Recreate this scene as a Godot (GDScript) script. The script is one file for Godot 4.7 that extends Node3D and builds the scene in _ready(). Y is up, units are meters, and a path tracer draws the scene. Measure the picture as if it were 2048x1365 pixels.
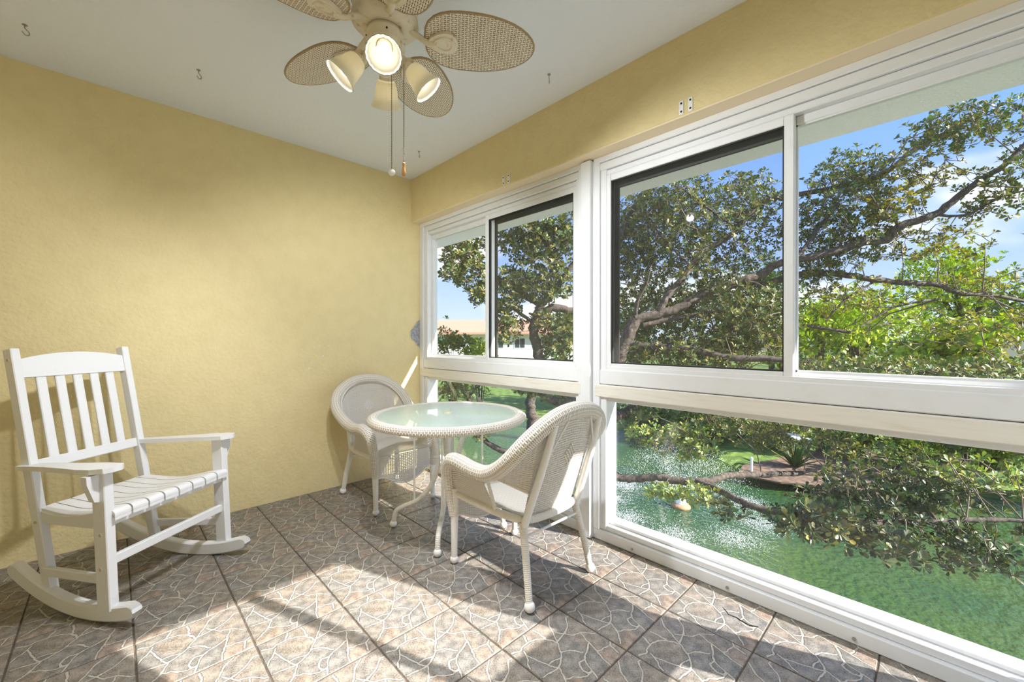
extends Node3D
# A corner sunroom above a lake: yellow walls, tiled floor, white windows, wicker set, rocking chair, ceiling fan.

const ROOM_H := 2.428
const BACK_Z := -3.077
const LEFT_X := -1.3
const FRONT_Z := 0.54
const TILE := 0.308

const SKY_ENERGY := 1.15
const SUN_ENERGY := 4.8
const EXPOSURE := 1.1
const BULB_ENERGY := 1.3
const VEINS := [
	[0.03, 0.13, 0.13, 0.17, 0.18, 0.15, 0.28, 0.14, 0.38, 0.17, 0.46, 0.23, 0.52, 0.34, 0.52, 0.38],
	[0.33, 0.02, 0.28, 0.13],
	[0.8, 0.02, 0.69, 0.1, 0.6, 0.26, 0.52, 0.39, 0.44, 0.5, 0.39, 0.55, 0.26, 0.62, 0.22, 0.7, 0.17, 0.78, 0.07, 0.87, 0.04, 0.89],
	[0.48, 0.04, 0.48, 0.23],
	[0.53, 0.37, 0.62, 0.35, 0.75, 0.33, 0.84, 0.28, 0.94, 0.17, 1.02, 0.18, 1.08, 0.15],
	[0.64, 0.26, 0.69, 0.33, 0.76, 0.43, 0.86, 0.47, 0.95, 0.58, 1.05, 0.63, 1.08, 0.62],
	[0.85, 0.48, 0.8, 0.6, 0.77, 0.72, 0.72, 0.83, 0.69, 0.93, 0.69, 0.99],
	[0.8, 0.62, 0.69, 0.68, 0.55, 0.74, 0.52, 0.79, 0.48, 0.89, 0.44, 0.99],
	[0.54, 0.75, 0.47, 0.73, 0.43, 0.77, 0.41, 0.83, 0.42, 0.88, 0.48, 0.89],
	[0.44, 0.49, 0.54, 0.55, 0.62, 0.67],
	[0.75, 0.78, 0.84, 0.8, 0.94, 0.82, 0.99, 0.79, 1.03, 0.87],
	[0.93, 0.83, 0.9, 0.96],
	[0.22, 0.52, 0.31, 0.52, 0.38, 0.56],
	[0.13, 0.26, 0.21, 0.55, 0.26, 0.63],
	[0.26, 0.63, 0.16, 0.6, 0.04, 0.59],
	[0.15, 0.2, 0.12, 0.28, 0.05, 0.36, 0.02, 0.42],
	[0.07, 0.87, 0.19, 0.77, 0.26, 0.8, 0.31, 0.85, 0.39, 0.9, 0.47, 0.9],
]
const T1_BRANCHES := [
	[6.12,-4.13,-4.06,0.262, 6.14,-1.72,-4.06,0.184, 6.11,-0.13,-3.96,0.164, 6.12,0.48,-3.81,0.136, 6.19,0.78,-3.75,0.119, 6.29,1.15,-3.65,0.111, 6.38,1.45,-3.56,0.102],
	[6.36,1.42,-3.58,0.085, 6.67,1.52,-3.29,0.077, 6.91,1.62,-3.05,0.077, 7.18,1.83,-2.79,0.072, 7.44,1.98,-2.54,0.072, 7.59,2.08,-2.25,0.067, 7.82,2.18,-2.04,0.067, 7.86,2.32,-1.85,0.062, 8.00,2.38,-1.58,0.061, 8.36,2.51,-1.09,0.060, 8.50,2.62,-0.81,0.063, 8.78,2.66,-0.55,0.063, 8.78,2.84,-0.41,0.058, 9.04,3.00,-0.02,0.054, 9.13,3.22,0.21,0.049, 9.24,3.46,0.46,0.044, 9.32,3.61,0.67,0.036, 9.45,3.95,0.93,0.029, 9.79,4.39,1.40,0.021],
	[7.59,2.07,-2.25,0.059, 7.89,2.02,-2.10,0.055, 8.09,2.08,-1.91,0.055, 8.39,2.19,-1.62,0.055, 8.86,2.20,-1.16,0.051, 9.30,2.10,-0.73,0.047, 9.75,2.04,-0.30,0.047, 10.07,2.02,0.01,0.043, 10.33,1.87,0.27,0.038, 10.72,1.84,0.64,0.034, 11.20,1.72,1.11,0.026, 12.42,1.42,2.29,0.017],
	[6.67,1.52,-3.29,0.055, 6.76,1.80,-3.20,0.055, 7.01,2.05,-3.09,0.056, 7.26,2.38,-2.99,0.057, 7.35,2.55,-2.91,0.052, 7.60,2.70,-2.81,0.053, 7.80,2.87,-2.61,0.049, 8.04,3.03,-2.52,0.049, 8.20,3.31,-2.36,0.045, 8.44,3.59,-2.13,0.045, 9.01,3.73,-1.59,0.045, 9.67,3.94,-0.80,0.044, 9.82,4.12,-0.52,0.039, 10.03,4.37,-0.32,0.039, 10.16,4.53,-0.05,0.035, 10.54,4.91,0.45,0.026],
	[6.29,0.99,-3.65,0.077, 6.48,0.96,-3.19,0.066, 6.59,0.94,-2.81,0.060, 6.70,0.88,-2.56,0.055, 6.80,0.82,-2.32,0.054, 6.93,0.79,-2.05,0.050, 7.17,0.79,-1.69,0.045, 7.71,0.70,-0.87,0.036, 8.37,0.62,0.04,0.028],
	[6.47,1.33,-3.48,0.047, 6.85,1.44,-3.11,0.043, 7.18,1.52,-2.79,0.038, 7.42,1.58,-2.56,0.034, 7.70,1.51,-2.28,0.034, 8.09,1.40,-1.90,0.030, 8.74,1.20,-0.99,0.025],
	[7.13,2.39,-2.98,0.019, 6.76,2.74,-3.20,0.017, 6.56,3.08,-3.40,0.014, 6.26,3.38,-3.69,0.010],
	[7.90,3.11,-2.52,0.023, 7.58,3.28,-2.69,0.021, 7.28,3.45,-2.84,0.019, 6.96,3.66,-3.02,0.013],
	[6.38,1.46,-3.56,0.034, 6.32,1.74,-3.49,0.027, 6.33,2.00,-3.34,0.021, 6.38,2.24,-3.30,0.012],
	[6.11,0.22,-3.96,0.121, 6.24,1.44,-4.12,0.115, 6.46,2.35,-4.19,0.109, 6.71,2.94,-4.08,0.102, 6.94,3.33,-4.01,0.084, 7.17,3.69,-3.93,0.076, 7.55,4.25,-3.70,0.058],
	[6.09,-0.39,-3.98,0.086, 5.76,-1.04,-3.60,0.064, 5.85,-1.11,-3.37,0.063, 5.93,-1.07,-3.15,0.058, 6.00,-1.02,-2.94,0.057, 6.07,-1.04,-2.73,0.057, 6.19,-1.02,-2.48,0.056, 6.39,-1.00,-2.29,0.052, 6.63,-0.97,-2.20,0.049, 6.93,-0.99,-2.04,0.046, 7.24,-1.02,-1.88,0.047, 7.70,-1.03,-1.57,0.039, 8.37,-1.07,-1.07,0.032],
	[6.19,-1.02,-2.48,0.052, 6.11,-1.03,-2.14,0.046, 5.99,-1.06,-1.84,0.043, 5.94,-1.08,-1.61,0.042, 5.99,-1.09,-1.42,0.041, 5.92,-1.11,-1.21,0.039, 6.04,-1.13,-0.96,0.039, 6.25,-1.11,-0.61,0.038, 6.46,-1.05,-0.41,0.035, 6.65,-1.00,-0.08,0.031, 6.95,-0.93,0.35,0.028, 7.27,-0.89,0.80,0.022, 7.62,-0.75,1.42,0.016],
	[6.06,-0.56,-4.00,0.095, 5.86,-1.06,-4.33,0.070, 5.64,-1.12,-4.83,0.054, 5.39,-1.07,-5.35,0.055, 5.20,-0.97,-5.81,0.052, 5.13,-0.83,-6.16,0.044, 4.96,-0.67,-6.60,0.030],
	[6.07,-0.21,-3.99,0.104, 6.03,-0.05,-4.46,0.099, 6.00,-0.10,-4.90,0.084, 5.96,0.05,-5.36,0.068, 5.89,0.16,-5.98,0.051],
	[6.10,-0.26,-3.97,0.104, 6.54,-0.27,-3.96,0.081, 7.05,-0.23,-4.03,0.076, 7.68,-0.12,-3.97,0.060, 8.51,0.03,-3.73,0.042],
	[8.46,1.39,-1.27,0.013, 8.81,1.75,-1.07,0.015, 9.28,2.05,-0.76,0.017],
	[8.60,1.28,-0.85,0.012, 9.28,1.62,-0.48,0.017, 10.10,1.78,0.04,0.019],
	[8.78,2.82,-0.41,0.023, 8.72,2.95,-0.46,0.020, 8.58,3.10,-0.60,0.016, 8.46,3.34,-0.72,0.011],
	[9.04,3.00,-0.02,0.023, 9.22,2.96,0.30,0.017, 9.45,3.19,0.65,0.015, 9.66,3.30,1.00,0.011],
	[8.00,2.42,-1.58,0.037, 8.30,2.77,-1.43,0.033, 8.55,3.05,-1.33,0.025, 8.88,3.38,-1.15,0.017],
	[8.36,2.51,-1.09,0.022, 8.40,2.68,-1.06,0.019, 8.42,2.88,-1.03,0.013]
]
const T1_LEAVES := [
	[7.94,-0.47,-2.74, 0.82,0.26,0.50, 75,0],
	[8.72,-0.61,-1.98, 0.55,0.32,0.50, 69,0],
	[8.07,-0.50,-1.22, 0.47,0.32,0.50, 75,0],
	[8.45,3.67,-2.40, 0.55,0.55,0.60, 210,0],
	[7.36,3.02,-4.01, 0.58,0.68,0.60, 168,0],
	[10.13,4.14,1.45, 0.80,0.36,0.70, 203,0],
	[10.18,2.90,1.51, 0.66,0.44,0.60, 145,0],
	[10.17,0.64,1.51, 0.87,0.26,0.70, 203,0],
	[8.81,-0.69,1.31, 0.70,0.35,0.70, 170,0],
	[7.55,-1.10,1.06, 0.55,0.22,0.40, 102,6],
	[7.62,2.90,-3.07, 1.55,1.28,1.00, 1386,0],
	[7.04,3.39,-3.36, 0.80,0.53,0.80, 294,0],
	[7.22,2.25,-4.15, 0.49,1.65,0.80, 462,0],
	[7.66,1.42,-2.33, 0.94,0.68,0.80, 714,0],
	[7.17,0.87,-2.80, 1.36,0.34,0.80, 546,0],
	[7.32,1.45,-3.49, 0.74,0.55,0.60, 252,0],
	[8.82,3.04,-1.20, 0.77,0.85,0.80, 551,0],
	[8.64,2.27,-1.38, 0.51,0.43,0.60, 116,0],
	[9.00,1.76,-1.02, 0.94,0.38,0.80, 87,1],
	[9.56,3.80,-0.49, 0.85,0.47,0.80, 232,1],
	[9.37,4.33,0.30, 0.84,0.31,0.70, 261,0],
	[9.29,3.27,0.64, 0.44,0.44,0.50, 130,0],
	[9.92,2.70,-0.14, 1.02,0.38,0.70, 130,1],
	[9.20,4.01,-1.12, 0.61,0.39,0.60, 145,0],
	[8.89,3.17,-0.58, 0.48,0.32,0.50, 101,1],
	[10.89,2.13,0.53, 0.87,0.44,0.70, 63,1],
	[7.66,0.64,-0.93, 0.87,0.20,0.80, 290,0],
	[8.71,0.63,0.09, 1.09,0.19,0.80, 290,0],
	[11.33,1.32,-0.15, 1.75,0.39,0.80, 69,1],
	[9.59,1.08,0.67, 0.45,0.45,0.60, 58,1],
	[6.48,-0.54,-2.76, 0.59,0.28,0.50, 130,2],
	[6.31,-0.49,-3.35, 0.33,0.21,0.40, 52,2],
	[5.77,-1.14,-2.75, 0.29,0.10,0.30, 46,2],
	[5.93,-1.10,-2.31, 0.28,0.14,0.30, 52,2],
	[5.89,-1.19,-1.94, 0.23,0.15,0.30, 23,6],
	[9.10,-0.77,-2.31, 0.68,0.39,0.60, 145,0],
	[5.99,-1.11,-1.15, 0.43,0.12,0.40, 76,6],
	[6.60,-0.95,-0.56, 0.91,0.27,0.60, 255,6],
	[7.78,-0.76,-0.24, 1.29,0.37,0.80, 170,0],
	[7.46,-0.82,-0.14, 1.22,0.29,0.60, 187,6],
	[6.43,-1.21,-0.16, 0.67,0.20,0.40, 102,6],
	[6.65,-1.16,0.33, 0.43,0.27,0.40, 85,6],
	[7.21,-0.46,0.32, 0.52,0.17,0.40, 37,2],
	[6.12,-1.14,-0.73, 0.47,0.15,0.30, 68,6],
	[5.13,-0.77,-6.16, 0.16,0.14,0.30, 23,0],
	[5.72,-1.09,-4.20, 0.10,0.19,0.30, 34,0],
	[5.33,-0.07,-7.36, 0.49,0.20,0.50, 87,0],
	[6.17,0.01,-5.16, 0.58,0.19,0.50, 75,0],
	[6.04,0.06,-5.84, 0.41,0.14,0.40, 46,0],
	[6.92,-0.31,-3.87, 0.37,0.18,0.40, 52,0]
]
const T2_BRANCHES := [
	[15.38,-3.06,-14.32,0.306, 15.29,-2.53,-14.41,0.255, 15.33,-1.74,-14.37,0.255, 15.53,-0.84,-14.18,0.281, 15.63,0.05,-14.09,0.281, 15.48,0.99,-14.24,0.255, 15.39,1.66,-14.33,0.230, 15.54,2.32,-14.19,0.230, 15.71,2.86,-14.03,0.217],
	[15.71,2.86,-14.03,0.191, 15.20,3.26,-14.53,0.179, 14.66,3.80,-15.04,0.166, 14.24,4.08,-15.46,0.153, 13.73,4.51,-15.95,0.140, 13.19,5.00,-16.49,0.128, 12.65,5.36,-17.00,0.115, 12.23,5.79,-17.41,0.102, 11.91,6.22,-17.73,0.077],
	[15.71,2.86,-14.03,0.179, 16.07,3.34,-13.68,0.179, 16.41,4.00,-13.36,0.166, 16.66,4.54,-13.11,0.153, 16.94,5.03,-12.85,0.140, 17.58,5.92,-12.23,0.128],
	[15.39,1.96,-14.33,0.102, 15.16,2.19,-14.56,0.089, 14.63,2.68,-15.08,0.077, 14.19,2.96,-15.51,0.064],
	[15.63,2.29,-14.10,0.230, 16.13,2.70,-13.62,0.217, 16.70,2.55,-13.07,0.204, 17.30,2.40,-12.48,0.179],
	[16.41,4.00,-13.36,0.077, 16.08,5.48,-13.68,0.066, 15.94,6.12,-13.83,0.056, 15.61,6.43,-14.15,0.041],
	[16.08,5.48,-13.68,0.051, 16.17,6.43,-13.60,0.041, 16.36,7.19,-13.42,0.031]
]
const T2_LEAVES := [
	[15.39,6.43,-14.36, 2.04,1.40,1.50, 390,0],
	[15.65,4.13,-14.09, 1.91,1.40,1.50, 345,0],
	[16.58,6.17,-13.20, 1.02,1.53,1.20, 138,0],
	[12.82,4.77,-16.84, 1.40,1.02,1.50, 184,0],
	[13.55,3.49,-16.13, 0.89,0.77,1.00, 103,0],
	[13.00,5.92,-16.67, 1.28,0.77,1.00, 92,0],
	[16.47,1.20,-13.28, 1.02,1.15,1.50, 206,0],
	[14.46,3.37,-15.24, 0.77,1.53,1.20, 114,0],
	[14.37,1.71,-15.32, 0.89,1.02,1.00, 92,0],
	[15.92,1.84,-13.81, 1.53,0.64,1.00, 92,0]
]
const FAR_TREES := [
	[26.72,2.07,-2.65, 3.74,2.49,2.62, 756,3],
	[33.28,3.74,1.62, 3.74,3.21,2.62, 756,3],
	[21.59,1.07,-3.44, 2.13,1.70,1.50, 432,3],
	[22.93,0.88,0.23, 2.50,1.38,1.75, 576,3],
	[26.70,3.19,-8.94, 5.16,3.34,3.61, 648,4],
	[25.51,2.43,-14.27, 3.74,3.40,2.62, 504,4],
	[29.81,4.86,-7.32, 2.53,2.21,1.77, 234,4],
	[32.70,2.04,3.85, 2.19,2.92,1.53, 288,4],
	[23.95,-2.70,-8.79, 2.52,0.84,1.76, 234,4],
	[20.60,-2.94,-10.64, 1.60,0.80,1.50, 162,4],
	[17.93,-2.04,-22.99, 2.82,1.06,1.97, 198,4],
	[22.32,-2.51,-17.34, 1.70,0.88,1.50, 162,4],
	[36.71,3.02,7.74, 4.13,3.40,2.89, 540,3],
	[50.75,3.40,15.78, 5.83,4.37,4.08, 468,4]
]
const SHRUBS := [
	[20.18,-3.24,-7.29, 1.06,0.61,1.00, 110,4],
	[19.48,-3.27,-10.34, 1.53,0.92,1.00, 150,4],
	[20.45,-2.92,-8.70, 1.49,0.85,1.00, 150,5],
	[24.08,-2.65,-1.70, 1.31,0.79,1.00, 160,5],
	[19.67,-2.05,0.71, 0.96,0.58,1.00, 120,4],
	[21.20,-3.54,-5.19, 0.76,0.58,1.00, 90,4],
	[14.22,0.78,-19.64, 1.31,0.99,1.00, 170,5],
	[15.05,0.35,-18.14, 0.86,0.69,1.00, 120,3],
	[17.94,0.09,-14.64, 0.98,0.84,1.00, 120,4],
	[21.21,-2.84,-2.40, 1.40,0.84,1.00, 150,4],
	[21.39,-2.80,-0.41, 1.57,0.83,1.00, 170,5],
	[21.47,-2.67,1.34, 1.36,0.85,1.00, 170,5],
	[21.68,-2.75,-4.72, 1.35,0.79,1.00, 110,3],
	[21.87,-3.06,-6.63, 1.22,0.73,1.00, 90,4],
	[20.97,-2.86,3.64, 1.31,0.87,1.00, 150,5]
]
const DISTANT_TREES := [
	[34.96,3.77,-70.59, 13.67,4.10,4.00, 220,4],
	[61.32,3.59,-38.05, 12.76,3.83,4.00, 220,4],
	[79.14,4.34,-17.98, 13.22,4.13,4.00, 220,4],
	[94.87,4.05,5.63, 12.81,4.14,4.00, 220,4],
	[119.02,3.96,31.85, 16.04,4.37,4.00, 220,4]
]
const SHORE := [6.30,-30.63, 10.90,-26.16, 14.59,-22.59, 17.81,-19.46, 19.61,-16.81, 20.26,-12.25, 20.26,-9.38, 18.73,-6.87, 17.29,-5.24, 18.80,-3.29, 19.80,-1.40, 19.98,0.33, 20.11,1.89, 19.88,3.99]


var M := {}
var used := {}
var rng := RandomNumberGenerator.new()

# ---------------------------------------------------------------- mesh helpers
class Buf:
	var v := PackedVector3Array()
	var n := PackedVector3Array()
	var t := PackedVector2Array()
	var c := PackedColorArray()
	var i := PackedInt32Array()
	var tint := Color.WHITE
	func vert(p: Vector3, nn: Vector3, uv := Vector2.ZERO) -> int:
		v.append(p); n.append(nn); t.append(uv); c.append(tint)
		return v.size() - 1
	func tri(a: int, b: int, d: int) -> void:
		var nn := n[a] + n[b] + n[d]
		if (v[b] - v[a]).cross(v[d] - v[a]).dot(nn) > 0.0:
			i.append_array([a, d, b])
		else:
			i.append_array([a, b, d])
	func face(pts: Array, nn: Vector3, uvs: Array = []) -> void:
		var ids := []
		for k in pts.size():
			ids.append(vert(pts[k], nn, uvs[k] if uvs.size() > k else Vector2(pts[k].x, pts[k].z)))
		for k in range(1, pts.size() - 1):
			tri(ids[0], ids[k], ids[k + 1])
	func mesh() -> ArrayMesh:
		var a := []
		a.resize(Mesh.ARRAY_MAX)
		a[Mesh.ARRAY_VERTEX] = v; a[Mesh.ARRAY_NORMAL] = n; a[Mesh.ARRAY_TEX_UV] = t; a[Mesh.ARRAY_COLOR] = c; a[Mesh.ARRAY_INDEX] = i
		var m := ArrayMesh.new()
		m.add_surface_from_arrays(Mesh.PRIMITIVE_TRIANGLES, a)
		return m

func box(b: Buf, c: Vector3, s: Vector3, bev := 0.003, bs := Basis.IDENTITY) -> void:
	var h := s * 0.5
	var e: float = min(bev, min(h.x, min(h.y, h.z)) * 0.9)
	for ax in 3:
		for sg in [-1.0, 1.0]:
			var nn := Vector3.ZERO
			nn[ax] = sg
			var u := (ax + 1) % 3
			var w := (ax + 2) % 3
			var pts := []
			var uvs := []
			for q in [[-1, -1], [1, -1], [1, 1], [-1, 1]]:
				var p := Vector3.ZERO
				p[ax] = sg * h[ax]; p[u] = q[0] * (h[u] - e); p[w] = q[1] * (h[w] - e)
				pts.append(c + bs * p)
				uvs.append(Vector2(p[u], p[w]))
			b.face(pts, bs * nn, uvs)
	if e <= 0.0:
		return
	for ax in 3:
		var u := (ax + 1) % 3
		var w := (ax + 2) % 3
		for su in [-1.0, 1.0]:
			for sw in [-1.0, 1.0]:
				var nn := Vector3.ZERO
				nn[u] = su; nn[w] = sw
				var p := []
				for k in 4:
					var q := Vector3.ZERO
					q[ax] = (h[ax] - e) * (-1.0 if k in [0, 3] else 1.0)
					q[u] = su * (h[u] - (0.0 if k < 2 else e))
					q[w] = sw * (h[w] - (e if k < 2 else 0.0))
					p.append(c + bs * q)
				b.face(p, (bs * nn).normalized())
	for sx in [-1.0, 1.0]:
		for sy in [-1.0, 1.0]:
			for sz in [-1.0, 1.0]:
				var sg := Vector3(sx, sy, sz)
				var p := []
				for k in 3:
					var q := sg * (h - Vector3.ONE * e)
					q[k] = sg[k] * h[k]
					p.append(c + bs * q)
				b.face(p, (bs * sg).normalized())

func span(b: Buf, lo: Vector3, hi: Vector3, bev := 0.003) -> void:
	box(b, (lo + hi) * 0.5, (hi - lo).abs(), bev)

# a board from p to q, w wide along `side`, t thick across
func beam(b: Buf, p: Vector3, q: Vector3, side: Vector3, w: float, t: float, bev := 0.003) -> void:
	var y := (q - p).normalized()
	var x := (side - y * side.dot(y)).normalized()
	box(b, (p + q) * 0.5, Vector3(w, (q - p).length(), t), bev, Basis(x, y, x.cross(y)))

func tube(b: Buf, pts: Array, rad: Array, sides := 10, caps := true, flat := 1.0, around := 1.0) -> void:
	var m := pts.size()
	var d0: Vector3 = (pts[1] - pts[0]).normalized()
	var up := Vector3.UP if absf(d0.y) < 0.9 else Vector3.RIGHT
	var x := d0.cross(up).normalized()
	var length := 0.0
	var first := b.v.size()
	for k in m:
		var d: Vector3 = (pts[mini(k + 1, m - 1)] - pts[maxi(k - 1, 0)]).normalized()
		x = (x - d * x.dot(d)).normalized()
		var y := d.cross(x)
		if k:
			length += (pts[k] - pts[k - 1]).length()
		for s in sides + 1:
			var a := TAU * s / sides
			var nn := x * cos(a) + y * sin(a) * flat
			b.vert(pts[k] + nn * rad[k], (x * cos(a) + y * sin(a)).normalized(), Vector2(around * s / sides, length))
	for k in m - 1:
		for s in sides:
			var a := first + k * (sides + 1) + s
			b.tri(a, a + 1, a + sides + 1)
			b.tri(a + 1, a + sides + 2, a + sides + 1)
	if caps:
		for e in [0, m - 1]:
			var d: Vector3 = (pts[0] - pts[1]).normalized() if e == 0 else (pts[m - 1] - pts[m - 2]).normalized()
			var c := b.vert(pts[e], d)
			var ring := []
			for s in sides:
				ring.append(b.vert(b.v[first + e * (sides + 1) + s], d))
			for s in sides:
				b.tri(c, ring[s], ring[(s + 1) % sides])

func rod(b: Buf, p: Vector3, q: Vector3, r: float, sides := 8) -> void:
	tube(b, [p, q], [r, r], sides)

func lathe(b: Buf, prof: Array, seg := 24, at := Vector3.ZERO, bs := Basis.IDENTITY, ribs := 0, rib := 0.0) -> void:
	var first := b.v.size()
	var m := prof.size()
	for k in m:
		var p: Vector2 = prof[k]
		var d: Vector2 = (prof[mini(k + 1, m - 1)] - prof[maxi(k - 1, 0)]).normalized()
		for s in seg + 1:
			var a := TAU * s / seg
			var r: float = p.x + (rib * cos(a * ribs) * minf(1.0, p.x / 0.02) if ribs else 0.0)
			var nn := Vector3(cos(a) * d.y, -d.x, sin(a) * d.y)
			b.vert(at + bs * Vector3(cos(a) * r, p.y, sin(a) * r), (bs * nn).normalized(), Vector2(float(s) / seg, float(k) / m))
	for k in m - 1:
		for s in seg:
			var a := first + k * (seg + 1) + s
			b.tri(a, a + 1, a + seg + 1)
			b.tri(a + 1, a + seg + 2, a + seg + 1)

func ball(b: Buf, at: Vector3, r: float, seg := 12) -> void:
	var prof := []
	for k in 9:
		var a := -PI / 2 + PI * k / 8
		prof.append(Vector2(cos(a) * r, sin(a) * r))
	lathe(b, prof, seg, at)

# rows of points become a smooth sheet; `thick` > 0 adds a second layer behind it and closes the rim
func sheet(b: Buf, rows: Array, uv: Callable, thick := 0.0) -> void:
	var h := rows.size()
	var w: int = rows[0].size()
	var nn := []
	for r in h:
		for c in w:
			var du: Vector3 = rows[r][mini(c + 1, w - 1)] - rows[r][maxi(c - 1, 0)]
			var dv: Vector3 = rows[mini(r + 1, h - 1)][c] - rows[maxi(r - 1, 0)][c]
			nn.append(du.cross(dv).normalized())
	for layer in (2 if thick > 0.0 else 1):
		var first := b.v.size()
		var sg := 1.0 if layer == 0 else -1.0
		for r in h:
			for c in w:
				var q: Vector3 = nn[r * w + c]
				b.vert(rows[r][c] + q * thick * 0.5 * sg, q * sg, uv.call(r, c))
		for r in h - 1:
			for c in w - 1:
				var a := first + r * w + c
				b.tri(a, a + 1, a + w)
				b.tri(a + 1, a + w + 1, a + w)

# a flat outline (Vector2 list) extruded by t along z of the basis
func slab(b: Buf, outline: Array, t: float, at := Vector3.ZERO, bs := Basis.IDENTITY) -> void:
	var poly := PackedVector2Array(outline)
	var ids := Geometry2D.triangulate_polygon(poly)
	for sg in [-1.0, 1.0]:
		var first := b.v.size()
		for p in poly:
			b.vert(at + bs * Vector3(p.x, p.y, sg * t * 0.5), bs.z.normalized() * sg, p)
		for k in range(0, ids.size(), 3):
			b.tri(first + ids[k], first + ids[k + 1], first + ids[k + 2])
	var cw := Geometry2D.is_polygon_clockwise(poly)
	for k in poly.size():
		var p := poly[k]
		var q := poly[(k + 1) % poly.size()]
		var e := (q - p).normalized()
		var o := Vector2(e.y, -e.x) * (-1.0 if cw else 1.0)
		b.face([at + bs * Vector3(p.x, p.y, -t / 2), at + bs * Vector3(q.x, q.y, -t / 2), at + bs * Vector3(q.x, q.y, t / 2), at + bs * Vector3(p.x, p.y, t / 2)], (bs * Vector3(o.x, o.y, 0)).normalized())

func smooth(pts: Array, per := 5) -> Array:
	var out := []
	for k in pts.size() - 1:
		var p0 = pts[maxi(k - 1, 0)]
		var p3 = pts[mini(k + 2, pts.size() - 1)]
		for s in per:
			out.append(pts[k].cubic_interpolate(pts[k + 1], p0, p3, float(s) / per))
	out.append(pts[-1])
	return out

# ---------------------------------------------------------------- scene tree helpers
func numbered(called: String) -> String:
	var k: int = used.get(called, 0)
	used[called] = k + 1
	return called if k == 0 else "%s_%03d" % [called, k]

func tag(o: Node3D, label: String, category := "", group := "", kind := "") -> void:
	o.set_meta("label", label)
	if category: o.set_meta("category", category)
	if group: o.set_meta("group", group)
	if kind: o.set_meta("kind", kind)

func thing(called: String, label: String, category: String, at := Vector3.ZERO, turn := 0.0, group := "", kind := "") -> Node3D:
	var o := Node3D.new()
	o.name = numbered(called)
	add_child(o)
	o.position = at
	o.rotation.y = turn
	tag(o, label, category, group, kind)
	return o

func part(parent: Node, called: String, b: Variant, m: Material, at := Vector3.ZERO) -> MeshInstance3D:
	var o := MeshInstance3D.new()
	o.name = called
	o.mesh = b.mesh() if b is Buf else b
	o.material_override = m
	o.position = at
	parent.add_child(o, true)
	return o

func solo(called: String, b: Buf, m: Material, label: String, category := "", group := "", kind := "") -> MeshInstance3D:
	var o := part(self, numbered(called), b, m)
	tag(o, label, category, group, kind)
	return o

func mat(c: Color, rough := 0.6, metal := 0.0, spec := 0.5) -> StandardMaterial3D:
	var m := StandardMaterial3D.new()
	m.albedo_color = c
	m.roughness = rough
	m.metallic = metal
	m.metallic_specular = spec
	return m

func rgb(r: int, g: int, b: int) -> Color:
	return Color(r / 255.0, g / 255.0, b / 255.0)

func noise(freq: float, sd: int, oct := 4) -> FastNoiseLite:
	var f := FastNoiseLite.new()
	f.noise_type = FastNoiseLite.TYPE_SIMPLEX_SMOOTH
	f.frequency = freq
	f.seed = sd
	f.fractal_octaves = oct
	return f

func noise_tex(freq: float, sd: int, size := 512, normal := false, bump := 4.0, ramp: Gradient = null, oct := 4) -> NoiseTexture2D:
	var t := NoiseTexture2D.new()
	t.noise = noise(freq, sd, oct)
	t.width = size
	t.height = size
	t.seamless = true
	t.as_normal_map = normal
	t.bump_strength = bump
	if ramp: t.color_ramp = ramp
	return t

func ramp(stops: Array) -> Gradient:
	var g := Gradient.new()
	g.offsets = PackedFloat32Array(stops.map(func(s): return s[0]))
	g.colors = PackedColorArray(stops.map(func(s): return s[1]))
	return g

# ---------------------------------------------------------------- materials
func image_tex(im: Image) -> ImageTexture:
	return ImageTexture.create_from_image(im)

func weave_maps(diamond := false) -> Array:
	# one repeat: two upright stakes and two rows of weavers, over and under, with open slots between
	var w := 64
	var h := 32
	var col := Image.create(w, h, false, Image.FORMAT_RGBA8)
	var hei := Image.create(w, h, false, Image.FORMAT_RGB8)
	for y in h:
		for x in w:
			var u := (x + 0.5) / w
			var v := (y + 0.5) / h
			var row := 0 if v < 0.5 else 1
			var dv: float = absf(v - 0.25 - 0.5 * row) / 0.25
			var ds: float = minf(absf(u - 0.25), absf(u - 0.75)) / 0.25
			var wave := cos(TAU * (u - 0.25)) * (1.0 if row == 0 else -1.0)
			var on_w: bool = dv < 0.70
			var on_s: bool = ds < 0.30
			var hw := 0.55 + 0.35 * wave - 0.30 * dv * dv
			var hs := 0.50 - 0.25 * ds * ds
			var a := 1.0 if (on_w or on_s) else 0.0
			var z := 0.0
			if on_w: z = hw
			if on_s: z = maxf(z, hs)
			var tone := 0.93 + 0.07 * sin(x * 0.7 + y * 1.9)
			col.set_pixel(x, y, Color(tone, tone, tone, a))
			hei.set_pixel(x, y, Color(z, z, z))
	return [image_tex(col), image_tex(hei)]

func seg_dist(p: Vector2, a: Vector2, b: Vector2) -> float:
	return p.distance_to(Geometry2D.get_closest_point_to_segment(p, a, b))

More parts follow.
